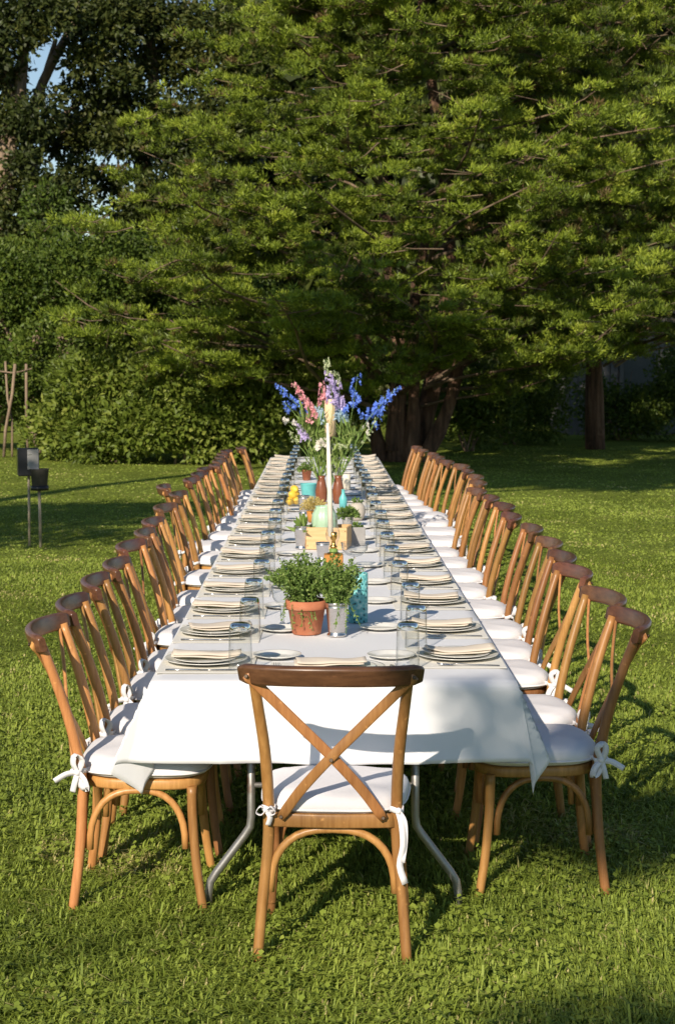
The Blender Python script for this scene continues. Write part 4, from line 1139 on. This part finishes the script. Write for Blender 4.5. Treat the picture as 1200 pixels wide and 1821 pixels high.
def goblet(loc, r, h, label, stem=0.5):
    o = empty('goblet', loc, label=label, cat='glass', group='stemmed glasses')
    z = h * stem; m = MB()
    m.lathe([(0.006, z), (r * 0.55, z + 0.010), (r * 0.9, z + (h - z) * 0.45), (r, h), (r - 0.0018, h), (r * 0.88, z + (h - z) * 0.46), (r * 0.5, z + 0.014), (0.001, z + 0.008)], 28, rib=0.025, nrib=14)
    m.build('bowl', 'glass', o)
    m = MB(); m.lathe([(0.001, 0.0), (r * 0.72, 0.0), (r * 0.72, 0.0025), (0.012, 0.007), (0.0055, 0.015), (0.0085, z * 0.5), (0.005, z * 0.8), (0.007, z)], 22); m.build('stem', 'glass_base', o)


goblet((-0.185, 1.13, ZC), 0.042, 0.15, 'clear ribbed goblet standing beside the terracotta pot')
goblet((0.125, 2.95, ZC), 0.066, 0.125, 'wide cut-glass coupe between candlestick and wooden crate', 0.42)

cs = empty('candlestick', (0.018, 2.35, ZC), label='brass candlestick on an amber wooden block holding the long taper', cat='candlestick')
m = MB(); m.box((-0.043, -0.043, 0), (0.043, 0.043, 0.135), bev=0.004); m.build('base', 'amber', cs)
m = MB(); m.lathe([(0.001, 0.135), (0.030, 0.135), (0.030, 0.140), (0.014, 0.147), (0.009, 0.157), (0.016, 0.165), (0.017, 0.171), (0.009, 0.178), (0.008, 0.196), (0.015, 0.205), (0.0165, 0.232), (0.0135, 0.234), (0.012, 0.215), (0.001, 0.214)], 24); m.build('stem', 'brass', cs)
m = MB(); m.lathe([(0.018, 0.137), (0.020, 0.143), (0.0185, 0.158), (0.012, 0.161)], 20); m.build('collar', 'stem', cs)
tb = at(588, 947, 2.35)
tap = empty('taper_candle', (tb.x, 2.35, 0.972), label='long white taper candle standing in the brass candlestick', cat='candle')
m = MB(); e = at(582.5, 752, 2.35)
m.tube([(0, 0, -0.004), ((e.x - tb.x) * 0.5 + 0.001, 0, (e.z - 0.972) * 0.5), (e.x - tb.x, 0, e.z - 0.972)], [0.0122, 0.0108, 0.0068], 16); m.build('wax', 'wax', tap)
m = MB(); q = Vector((e.x - tb.x, 0, e.z - 0.972)); m.tube([q, q + Vector((0.002, 0, 0.012))], 0.001, 5); m.build('wick', 'blackbox', tap)

bv = empty('bud_vase', (0.022, 3.42, ZC), label='clear glass bulb vase in front of the wooden crate', cat='vase')
m = MB(); m.lathe([(0.001, 0.0), (0.026, 0.0), (0.024, 0.006), (0.012, 0.02), (0.016, 0.05), (0.034, 0.095), (0.037, 0.12), (0.026, 0.165), (0.020, 0.19), (0.026, 0.215), (0.0245, 0.215), (0.018, 0.19), (0.024, 0.165), (0.035, 0.12), (0.032, 0.096), (0.012, 0.05), (0.001, 0.03)], 28); m.build('body', 'glass', bv)

cr = empty('wooden_crate', (0.005, 3.86, ZC), R(-8), label='small pale pine crate planter in the middle of the table', cat='crate')
for lo, hi in (((-0.11, -0.105, 0.0), (0.11, -0.093, 0.118)), ((-0.11, 0.093, 0.0), (0.11, 0.105, 0.118))):
    b = MB(); b.box(lo, hi, bev=0.0015); b.build('plank', 'crate', cr)
for lo, hi in (((-0.11, -0.0925, 0.0), (-0.098, 0.0925, 0.116)), ((0.098, -0.0925, 0.0), (0.11, 0.0925, 0.116)), ((-0.0975, -0.0925, 0.0), (0.0975, 0.0925, 0.01))):
    b = MB(); b.box(lo, hi, bev=0.0015); b.build('plank', 'crate', cr)
for x in (-0.102, 0.102):
    for z in (0.02, 0.1):
        b = MB(); b.tube([(x, -0.104, z), (x, -0.1065, z)], 0.003, 7); b.build('nail', 'bolt', cr)
mv = empty('mint_vase', (-0.02, 3.88, ZC + 0.0105), label='mint green ribbed round vase standing in the wooden crate', cat='vase')
m = MB(); m.lathe([(0.001, 0.0), (0.042, 0.0), (0.062, 0.06), (0.070, 0.115), (0.064, 0.17), (0.046, 0.205), (0.050, 0.214), (0.045, 0.214), (0.041, 0.205), (0.001, 0.19)], 48, rib=0.03, nrib=12); m.build('body', 'mint', mv)


def rosette(parent, c, r, n, seed, mat='herb', L=0.03):
    g = np.random.default_rng(seed); s = unit(g.normal(size=(n, 3))); s[:, 2] = np.abs(s[:, 2])
    P = np.array([c]) + s * np.array([[r, r, r * 0.9]]) * g.random((n, 1)) ** 0.5
    V, Q = leaf_quads(P, s + g.normal(size=(n, 3)) * 0.4, g.uniform(L * .6, L * 1.2, n), g.uniform(L * .35, L * .6, n), g, fold=0.1)
    link('leaves', np_mesh('leaves', V, Q, np.clip(g.normal(0.5, 0.2, n), 0, 1), mat), parent)


cb = empty('concrete_planter', (0.155, 4.0, ZC), R(6), label='grey concrete cube planter touching the wooden crate', cat='planter')
m = MB()
for lo, hi in (((-0.045, -0.045, 0), (0.045, -0.037, 0.10)), ((-0.045, 0.037, 0), (0.045, 0.045, 0.10)), ((-0.045, -0.0365, 0), (-0.037, 0.0365, 0.0995)), ((0.037, -0.0365, 0), (0.045, 0.0365, 0.0995)), ((-0.0365, -0.0365, 0), (0.0365, 0.0365, 0.01))):
    m.box(lo, hi, bev=0.002)
m.build('body', 'concrete', cb); m = MB(); m.box((-0.0362, -0.0362, 0.0105), (0.0362, 0.0362, 0.085)); m.build('soil', 'soil', cb); rosette(cb, (0, 0, 0.088), 0.035, 90, 4, L=0.02)
sv = empty('stone_vase', (0.19, 5.45, ZC), label='round pale stone ball vase beyond the wooden crate', cat='vase')
m = MB(); m.lathe([(0.001, 0.0), (0.028, 0.0), (0.046, 0.02), (0.056, 0.055), (0.050, 0.09), (0.032, 0.112), (0.020, 0.116), (0.016, 0.110), (0.001, 0.10)], 32); m.build('body', 'stone', sv); rosette(sv, (0, 0, 0.11), 0.03, 60, 5, L=0.025)
dp = empty('dark_succulent', (0.125, 5.1, ZC), label='small dark leafy succulent in a low pot next to the stone ball vase', cat='potted plant')
m = MB(); m.lathe([(0.001, 0), (0.028, 0), (0.036, 0.055), (0.033, 0.055), (0.028, 0.045), (0.001, 0.044)], 20); m.build('pot', 'concrete', dp); rosette(dp, (0, 0, 0.05), 0.07, 420, 6, L=0.028)
for x, y, lab, sd in ((-0.142, 3.80, 'silver cup holding a broad-leaved sprig, beside the wooden crate', 1), (-0.15, 5.9, 'silver cup further along, in front of the teal bucket', 2)):
    o = empty('silver_cup', (x, y, ZC), label=lab, cat='cup', group='silver cups'); link('cup', CUP, o)
    if sd == 1:
        g = np.random.default_rng(8); n = 40
        P = np.array([[0.0, 0, 0.10]]) + g.normal(size=(n, 3)) * np.array([[0.012, 0.012, 0.008]])
        D = g.normal(size=(n, 3)) * 0.5 + np.array([[0.1, -0.1, 0.8]])
        V, Q = leaf_quads(P, D, g.uniform(0.05, 0.10, n), g.uniform(0.02, 0.04, n), g, fold=0.1)
        link('leaves', np_mesh('leaves', V, Q, np.clip(g.normal(0.6, 0.2, n), 0, 1), 'herb'), o)
    soil_disc(0.037, 0.104, o)
sc_ = empty('small_tumbler', (-0.03, 3.3, ZC), label='small silver beaker hidden behind the thyme, before the crate', cat='cup'); link('cup', CUP, sc_); sc_.scale = (0.85, 0.85, 0.7)

tbk = empty('teal_bucket', (-0.128, 7.12, ZC), label='turquoise enamel bucket of the table centre, beside the lemons', cat='bucket')
m = MB(); m.lathe([(0.001, 0.0), (0.044, 0.0), (0.046, 0.003), (0.060, 0.112), (0.0625, 0.116), (0.060, 0.119), (0.057, 0.116), (0.044, 0.02), (0.001, 0.018)], 28); m.build('body', 'tealpaint', tbk)
gb = empty('glass_bowl', (-0.235, 6.55, ZC), label='clear glass bowl piled with lemons', cat='bowl')
m = MB(); m.lathe([(0.001, 0.0), (0.036, 0.0), (0.055, 0.02), (0.066, 0.06), (0.064, 0.06), (0.053, 0.022), (0.030, 0.006), (0.001, 0.006)], 28); m.build('body', 'glass', gb)
LM = MB(); LM.lathe([(0.0008, -0.042), (0.006, -0.038), (0.018, -0.030), (0.027, -0.012), (0.028, 0.004), (0.023, 0.022), (0.010, 0.035), (0.005, 0.041), (0.0008, 0.043)], 18); LM = LM.mesh('lemon', 'lemon')
for i, (x, y, z) in enumerate([(-0.02, -0.02, 0.036), (0.025, 0.0, 0.038), (-0.005, 0.028, 0.038), (0.002, -0.005, 0.078), (0.022, 0.022, 0.082), (0.012, 0.006, 0.118)]):
    o = link('lemon', LM); o.location = (-0.235 + x, 6.55 + y, ZC + z); o.rotation_euler = (R(80 + 17 * i), R(20 * i), R(57 * i))
    tag(o, 'yellow lemon topping the pile in the glass bowl' if i == 5 else 'yellow lemon under the topmost one in the glass bowl', 'lemon', None if i == 5 else 'lemons in the glass bowl')

# bouquet
BY = 6.75
vz = []
for x, y, lab in ((-0.035, BY, 'copper brown vase holding the tall flowers, nearer the teal bucket'), (0.085, BY + 0.02, 'copper brown vase holding the tall flowers, farther from the teal bucket')):
    o = empty('copper_vase', (x, y, ZC), label=lab, cat='vase', group='copper brown vases')
    m = MB(); m.lathe([(0.001, 0.0), (0.030, 0.0), (0.040, 0.03), (0.043, 0.09), (0.032, 0.15), (0.024, 0.18), (0.030, 0.20), (0.027, 0.20), (0.021, 0.18), (0.028, 0.15), (0.038, 0.09), (0.001, 0.03)], 28); m.build('body', 'copper', o)
    vz.append(Vector((x, y, ZC + 0.15)))
bq = empty('flower_bouquet', (0.02, BY, ZC + 0.02), label='tall loose bouquet of blue, pink and lavender flower spikes', cat='flowers')
BO = Vector((0.02, BY, ZC + 0.02)); bg_ = np.random.default_rng(15)


def spike(px0, px1, mat, n, size, vase=0, spread=0.025, dy=0.0, petals=5, tipmat=None, name='flower_spike', stem_r=0.0035, dense=1.0):
    """blossoms from pixel px0 (lowest) to px1 (tip) on a stem that runs down into a vase"""
    a = at(px0[0], px0[1], BY + dy) - BO; b = at(px1[0], px1[1], BY + dy) - BO; v = vz[vase] - BO + Vector((bg_.uniform(-.012, .012), bg_.uniform(-.01, .01), 0))
    low = v + Vector((0, 0, -0.10))
    pa = smooth_path([low, v, v.lerp(a, 0.55) + Vector((0, 0, 0.03)), a, b], 18)
    root = MB(); root.tube(pa, [stem_r * (1 - 0.5 * i / 18) for i in range(19)], 6); so = root.build(name, 'stem', bq)
    for mt, lo, hi in ((mat, 0.0, 0.72 if tipmat else 1.0),) + (((tipmat, 0.66, 1.0),) if tipmat else ()):
        P, D, L, W = [], [], [], []
        k = max(3, int(n * (hi - lo)))
        for i in range(k):
            t = lo + (hi - lo) * (i + bg_.random() * 0.6) / k
            c = a.lerp(b, t); ang = bg_.uniform(0, 6.28); sc = size * 1.3 * (1.1 - 0.5 * t)
            o = Vector((math.cos(ang), math.sin(ang), 0.25)) * spread * (1.15 - 0.7 * t)
            c = c + o; od = o.normalized()
            for q in range(petals):
                th = 2 * math.pi * q / petals + ang
                u = od.orthogonal().normalized(); w2 = od.cross(u)
                P.append(c); D.append(u * math.cos(th) + w2 * math.sin(th) + od * 0.45); L.append(sc * bg_.uniform(.8, 1.15)); W.append(sc * bg_.uniform(.55, .8))
        P = np.array([tuple(p) for p in P]); D = np.array([tuple(d) for d in D])
        V, Q = leaf_quads(P, D, np.array(L), np.array(W), bg_, fold=0.1)
        link('blossoms', np_mesh('blossoms', V, Q, np.clip(bg_.normal(0.55, 0.2, len(P)), 0, 1), mt), so)


spike((540, 735), (493, 684), 'blue', 16, 0.026, 0, 0.035)
spike((528, 742), (505, 715), 'blue', 12, 0.026, 0, 0.04, dy=0.06)
spike((563, 748), (521, 682), 'pink', 46, 0.022, 0, 0.03)
spike((552, 752), (560, 738), 'pink', 10, 0.022, 0, 0.03, dy=-0.05)
spike((574, 722), (572, 680), 'pink', 26, 0.020, 0, 0.024, dy=0.05)
spike((592, 722), (580, 638), 'lavender', 60, 0.020, 0, 0.028, tipmat='palegreen')
spike((606, 728), (597, 660), 'lavender', 44, 0.020, 1, 0.026, dy=0.06, tipmat='palegreen')
spike((625, 738), (636, 665), 'blue', 22, 0.027, 1, 0.042)
spike((655, 745), (707, 688), 'blue', 24, 0.027, 1, 0.045)
spike((660, 762), (680, 705), 'blue', 12, 0.025, 1, 0.04, dy=0.08)
spike((545, 778), (525, 752), 'lavender', 24, 0.018, 0, 0.028)
spike((546, 785), (538, 765), 'lavender', 16, 0.018, 0, 0.03, dy=-0.05)
spike((562, 748), (566, 728), 'paleblue', 9, 0.042, 0, 0.035, petals=6)
spike((606, 748), (604, 730), 'paleblue', 8, 0.042, 1, 0.03, petals=6, dy=0.05)
spike((574, 793), (576, 786), 'whiteflower', 9, 0.040, 0, 0.02, petals=8, dy=-0.08)
spike((520, 755), (505, 745), 'whiteflower', 8, 0.022, 0, 0.025)
spike((640, 775), (655, 752), 'whiteflower', 7, 0.016, 1, 0.04)
spike((645, 790), (672, 742), 'palegreen', 10, 0.013, 1, 0.03)
spike((615, 800), (600, 790), 'palegreen', 8, 0.015, 1, 0.03, dy=-0.08)
spike((530, 790), (515, 765), 'palegreen', 9, 0.015, 0, 0.025)
for (x0, y0), v_ in (((560, 770), 0), ((575, 800), 0), ((590, 820), 1), ((572, 830), 0), ((620, 790), 1), ((548, 760), 0)):
    c = at(x0, y0, BY) - BO; n = 130
    P = np.array([tuple(c)]) + bg_.normal(size=(n, 3)) * np.array([[0.045, 0.04, 0.055]])
    V, Q = leaf_quads(P, bg_.normal(size=(n, 3)) * 0.4 + np.array([[0, 0, 1.0]]), bg_.uniform(0.05, 0.12, n), bg_.uniform(0.008, 0.022, n), bg_)
    lf = link('foliage', np_mesh('foliage', V, Q, np.clip(bg_.normal(0.75, 0.2, n), 0, 1), 'herb'), bq)
    s = MB(); s.tube([vz[v_] - BO + Vector((0, 0, -.08)), vz[v_] - BO, c], 0.0025, 5); s.build('stem', 'stem', lf)

pz = at(587, 776, 7.9)
pc = empty('pillar_stand', (pz.x, 7.9, ZC), label='slim dark candle stand behind the bouquet', cat='candlestick')
hz = pz.z - ZC
m = MB(); m.lathe([(0.001, 0), (0.06, 0), (0.06, 0.006), (0.012, 0.02), (0.008, 0.05), (0.008, hz - 0.03), (0.014, hz - 0.02), (0.055, hz - 0.008), (0.055, hz), (0.001, hz)], 24); m.build('stand', 'bolt', pc)
po = empty('pillar_candle', (pz.x, 7.9, pz.z + 0.0005), label='cream pillar candle raised above the flowers on its stand', cat='candle')
m = MB(); m.lathe([(0.001, 0), (0.045, 0), (0.045, 0.283), (0.042, 0.288), (0.030, 0.284), (0.001, 0.282)], 28); m.build('wax', 'cream_wax', po)
m = MB(); m.tube([(0, 0, 0.28), (0.002, 0, 0.297)], 0.0013, 5); m.build('wick', 'blackbox', po)
sd_ = empty('sedum_pot', (-0.085, 5.35, ZC), label='pot of straw-yellow sedum flowers behind the mint vase', cat='potted plant')
m = MB(); m.lathe([(0.001, 0), (0.035, 0), (0.045, 0.07), (0.041, 0.07), (0.036, 0.06), (0.001, 0.058)], 22); m.build('pot', 'amber', sd_); rosette(sd_, (0, 0, 0.075), 0.085, 700, 12, 'yellowflower', 0.02)
tbt = empty('teal_bottle', (0.115, 6.35, ZC), label='small turquoise bottle beside the copper vases', cat='bottle')
m = MB(); m.lathe([(0.001, 0), (0.026, 0), (0.028, 0.07), (0.012, 0.10), (0.012, 0.13), (0.014, 0.132), (0.010, 0.132), (0.001, 0.10)], 22); m.build('body', 'tealpaint', tbt)
wv_ = empty('white_candle', (0.165, 8.1, ZC), label='stout white candle on the cloth beyond the copper vases', cat='candle')
m = MB(); m.lathe([(0.001, 0), (0.032, 0), (0.032, 0.12), (0.028, 0.124), (0.001, 0.121)], 24); m.build('wax', 'wax', wv_); m = MB(); m.tube([(0, 0, .12), (0.001, 0, .135)], 0.0012, 5); m.build('wick', 'blackbox', wv_)
gv = empty('grey_vase', (0.075, 9.0, ZC), label='tall grey bottle vase far along the table centre', cat='vase')
m = MB(); m.lathe([(0.001, 0), (0.045, 0), (0.055, 0.06), (0.05, 0.18), (0.024, 0.25), (0.022, 0.31), (0.028, 0.32), (0.020, 0.32), (0.001, 0.26)], 26); m.build('body', 'concrete', gv)
tcv = empty('small_clay_pot', (-0.16, 9.2, ZC), label='small clay pot far along the table centre', cat='pot')
m = MB(); m.lathe([(0.001, 0), (0.03, 0), (0.042, 0.075), (0.046, 0.075), (0.046, 0.09), (0.04, 0.09), (0.036, 0.07), (0.001, 0.068)], 24); m.build('body', 'terracotta', tcv); rosette(tcv, (0, 0, 0.08), 0.07, 300, 14, L=0.03)

# ------------------------------------------------------------------ stakes on the lawn
p = at(53, 972, 10.9)
bx = empty('box_on_post', (p.x, 10.9, 0), R(14), label='black box with a grey front on a thin post in the lawn', cat='utility box')
m = MB(); m.tube([(0, 0, -0.05), (0.004, 0, 0.75)], 0.012, 8); m.build('post', 'stake', bx)
m = MB(); m.box((-0.10, -0.07, 0.68), (0.10, 0.07, 0.945), bev=0.008); bb = m.build('box', 'blackbox', bx)
m = MB(); m.box((-0.012, -0.078, 0.745), (0.094, -0.0705, 0.935), bev=0.003); m.build('front_panel', 'concrete', bb)
m = MB(); m.box((-0.008, -0.083, 0.885), (0.030, -0.0785, 0.892)); m.build('latch', 'steel', bb)
p = at(73, 972, 10.85)
ps = empty('pot_on_stake', (p.x, 10.85, 0), label='dark bucket held in a ring on a pale stake in the lawn', cat='garden pot')
m = MB(); m.tube([(0, 0.0, -0.05), (-0.006, 0, 0.55)], 0.014, 8); m.build('stake', 'stake', ps)
m = MB(); m.lathe([(0.001, 0.555), (0.066, 0.555), (0.07, 0.56), (0.088, 0.745), (0.092, 0.75), (0.084, 0.75), (0.066, 0.58), (0.001, 0.575)], 24); m.build('pot', 'darkpot', ps)
m = MB(); m.lathe([(0.070, 0.545), (0.086, 0.545), (0.086, 0.588), (0.079, 0.588), (0.0735, 0.56), (0.070, 0.545)], 24); m.build('ring', 'blackbox', ps)
m = MB(); m.lathe([(0.001, 0.535), (0.04, 0.54), (0.07, 0.548), (0.07, 0.554), (0.001, 0.554)], 20); m.build('holder', 'darkpot', ps)
